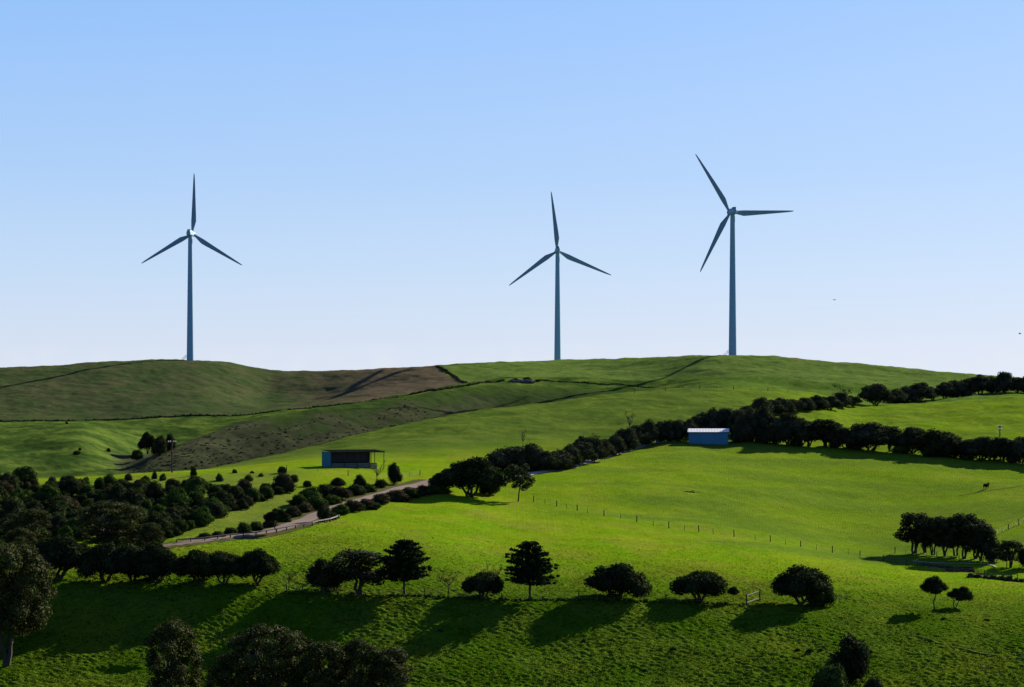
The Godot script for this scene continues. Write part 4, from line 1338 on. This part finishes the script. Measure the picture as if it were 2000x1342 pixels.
func far_plants() -> void:
	var g := "trees in the gully below the left hill"
	stand(P.dome[0], "gully_tree", 288, 890, 40, 48, "dark tree in the gully left of the tall power pole", "tree", g, -1.0, 560.0)
	stand(P.bush[1], "gully_tree", 312, 890, 34, 42, "darker crown behind the gully tree, close to the tall power pole", "tree", g, -1.0, 560.0)
	stand(P.bush[0], "gully_tree", 332, 880, 30, 34, "low dark tree in the gully behind the tall power pole", "tree", g, -1.0, 560.0)
	stand(P.bush[2], "gully_tree", 268, 900, 26, 24, "small dark bush at the lower mouth of the gully", "bush", "", -1.0, 560.0)
	var nth_6 := 0
	for e in [[130, 830, 8, 6], [150, 884, 18, 8], [156, 878, 8, 6], [212, 884, 10, 9]]:
		stand(P.shrub[0], "shrub", e[0], e[1], e[2], e[3], "tiny dark shrub on the bright knoll at the left, %s from the left" % NTH[nth_6], "shrub", "shrubs on the left knoll", -1.0, 560.0)
		nth_6 += 1
	hedge("thin dark hedge along the foot of the brown hillside at the left", [[-40, 822], [60, 823], [130, 823], [200, 822], [290, 816], [400, 812], [480, 810], [560, 803], [640, 794], [720, 784], [800, 772]], 0.6, Color(0.03, 0.03, 0.022), 301)
	hedge("dark hedge from the brown paddock's corner to the rocky rise", [[800, 772], [850, 764], [905, 755], [940, 750], [985, 745]], 0.7, Color(0.03, 0.03, 0.022), 302)
	hedge("thin broken hedge running right from the rocky rise under the turbine shadow", [[1050, 742], [1120, 747], [1200, 752], [1290, 757]], 0.4, Color(0.035, 0.04, 0.022), 303)
	hedge("dark scrubby edge of the brown paddock below the ridge", [[852, 716], [880, 730], [912, 748]], 0.6, Color(0.05, 0.036, 0.026), 304)
	hedge("low dark reeds along the lower edge of the stock dam at the right", [[1895, 1128], [1925, 1130], [1960, 1133], [2010, 1138]], 0.7, Color(0.03, 0.03, 0.024), 305)
	hedge("line of rank grass along the old fence under the near tree row", [[560, 1160], [640, 1164], [700, 1168], [770, 1167], [830, 1168], [905, 1171], [980, 1173], [1060, 1174], [1130, 1176], [1215, 1177], [1300, 1179], [1380, 1180], [1455, 1183]], 0.26, Color(0.045, 0.060, 0.016), 306)
	var tuss := [[860, 1233, 16, 6], [1140, 1255, 12, 6], [1315, 1272, 16, 6], [1558, 1271, 14, 6], [1582, 1276, 18, 7], [1604, 1272, 12, 6], [1700, 1276, 12, 6], [1844, 1212, 14, 5], [1928, 1213, 18, 6], [1260, 1312, 12, 6]]
	for i in tuss.size():
		stand(P.shrub[i % 4], "tussock", tuss[i][0], tuss[i][1], tuss[i][2], tuss[i][3], "dark rush tussock on the near slope, %s from the left" % NTH[i], "tussock", "rush tussocks on the near slope")
	# rocks on the rise
	var o := thing("rock_outcrop", "dark rocky rise crossed by the hedge above the middle slope", "rocks", pin(1018, 747))
	var r := RandomNumberGenerator.new()
	r.seed = 77
	for i in 9:
		var st := start()
		var s := r.randf_range(0.7, 1.5)
		var c := Vector3(lerpf(-5.5, 5.0, i / 8.0), s * 0.15, r.randf_range(-0.8, 0.8))
		tube(st, [c + Vector3(-s * 1.3, -0.2, 0), c + Vector3(-s * 0.8, 0.05, 0.1), c + Vector3(0, 0.25 * s, -0.1), c + Vector3(s * 0.9, 0.1, 0), c + Vector3(s * 1.3, -0.25, 0)], [0.1, 0.55 * s, 0.75 * s, 0.55 * s, 0.1], 7)
		part("rock", st.commit(), M.rock, o)
	var nth_7 := 0
	for e in [[1006, 745, 18, 6], [1030, 744, 20, 8], [1050, 745, 14, 5]]:
		stand(P.shrub[3], "shrub", e[0], e[1], e[2], e[3], "low dark shrub growing on the rocky rise, %s from the left" % NTH[nth_7], "shrub", "shrubs on the rocky rise", -1.0, 900.0)
		nth_7 += 1
	# heath on the far side of the valley
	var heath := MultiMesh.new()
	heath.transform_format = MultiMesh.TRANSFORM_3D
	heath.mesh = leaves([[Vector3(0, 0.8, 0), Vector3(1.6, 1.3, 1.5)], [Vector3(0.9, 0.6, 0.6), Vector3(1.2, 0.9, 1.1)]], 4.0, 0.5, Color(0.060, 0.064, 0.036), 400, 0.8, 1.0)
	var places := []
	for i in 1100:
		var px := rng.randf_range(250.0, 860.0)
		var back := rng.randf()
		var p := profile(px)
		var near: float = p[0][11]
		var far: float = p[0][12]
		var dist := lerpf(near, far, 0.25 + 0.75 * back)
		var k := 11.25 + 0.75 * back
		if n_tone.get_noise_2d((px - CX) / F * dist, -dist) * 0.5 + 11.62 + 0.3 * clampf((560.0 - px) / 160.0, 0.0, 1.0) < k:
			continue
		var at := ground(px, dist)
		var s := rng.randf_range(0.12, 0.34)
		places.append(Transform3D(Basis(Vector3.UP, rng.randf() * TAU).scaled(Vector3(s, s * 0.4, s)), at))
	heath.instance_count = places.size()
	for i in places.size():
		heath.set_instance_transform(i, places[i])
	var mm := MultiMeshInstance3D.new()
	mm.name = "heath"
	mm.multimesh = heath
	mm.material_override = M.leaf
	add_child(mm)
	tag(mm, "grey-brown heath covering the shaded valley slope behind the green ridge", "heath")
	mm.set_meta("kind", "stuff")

func fences() -> void:
	fence("long post and wire fence running down the middle of the bright green field", [[1042, 981], [1087, 991], [1148, 1003], [1212, 1015], [1276, 1027], [1337, 1036], [1393, 1044], [1475, 1056], [1564, 1069], [1657, 1083], [1750, 1099], [1813, 1108], [1892, 1122], [2020, 1138]], 3.6, 1.25, "", 1)
	fence("fence along the crest of the nearer green ridge at the right", [[1240, 767], [1300, 763], [1400, 760], [1500, 762], [1580, 771]], 6.0, 1.2, "", 1)
	fence("fence of thin posts in front of the copse by the stock dam", [[1748, 1080], [1790, 1086], [1850, 1094], [1920, 1104], [1990, 1116]], 3.2, 1.25)
	fence("old fence between the open shed and the scrub", [[560, 920], [620, 924], [680, 930], [740, 936], [800, 931], [840, 926]], 5.0, 1.2)
	fence("low fence climbing the right-hand slope beside the copse", [[1945, 1046], [1970, 1034], [2010, 1018]], 3.0, 1.2)
	fence("fence through the near tree row", [[560, 1160], [700, 1168], [830, 1168], [980, 1172], [1130, 1176], [1300, 1178], [1455, 1182]], 5.5, 1.2, "", 1)
	fence("short fence on the skyline of the left hill", [[-10, 724], [40, 722], [100, 719]], 8.0, 1.5)

# short grass that breaks up the near slope
func build_grass() -> void:
	var r := RandomNumberGenerator.new()
	r.seed = 900
	var st := start()
	for i in 9:
		var an := TAU * i / 9.0 + r.randf_range(-0.3, 0.3)
		var foot := Vector3(cos(an), 0, sin(an)) * r.randf_range(0.0, 0.12)
		var tip := foot + Vector3(cos(an) * r.randf_range(0.05, 0.2), r.randf_range(0.14, 0.3), sin(an) * r.randf_range(0.05, 0.2))
		var side := Vector3(-sin(an), 0, cos(an)) * 0.03
		var col := Color(0.050, 0.098, 0.008).lerp(Color(0.085, 0.120, 0.014), r.randf())
		for v in [foot - side, tip, foot + side]:
			st.set_color(col)
			st.set_normal(Vector3(cos(an) * 0.5, 0.8, sin(an) * 0.5).normalized())
			st.add_vertex(v - Vector3(0, 0.03, 0))
	var mm := MultiMesh.new()
	mm.transform_format = MultiMesh.TRANSFORM_3D
	mm.mesh = st.commit()
	var places := []
	var cache := {}
	for i in 90000:
		var px := r.randf_range(-60.0, 2060.0)
		var dist := lerpf(306.0, 440.0, pow(r.randf(), 1.7))
		var key := int(px / 4.0)
		if not cache.has(key):
			cache[key] = profile(key * 4.0 + 2.0)
		var p: Array = cache[key]
		var x := (px - CX) / F * dist
		if n_tone.get_noise_2d(x * 3.0, -dist * 3.0) < r.randf_range(-0.5, 0.3):
			continue
		var y := along(p[0], p[1], p[2], dist) + lumps(x, -dist, dist)
		var s := r.randf_range(0.4, 1.1) * lerpf(1.0, 0.4, clampf((dist - 340.0) / 90.0, 0.0, 1.0))
		places.append(Transform3D(Basis(Vector3.UP, r.randf() * TAU).scaled(Vector3(s * 1.3, s * r.randf_range(0.6, 1.1), s * 1.3)), Vector3(x, y, -dist)))
	mm.instance_count = places.size()
	for i in places.size():
		mm.set_instance_transform(i, places[i])
	var o := MultiMeshInstance3D.new()
	o.name = "grass"
	o.multimesh = mm
	o.material_override = M.blades
	add_child(o)
	tag(o, "short tufted green grass covering the near slope round the tree row", "grass")
	o.set_meta("kind", "stuff")
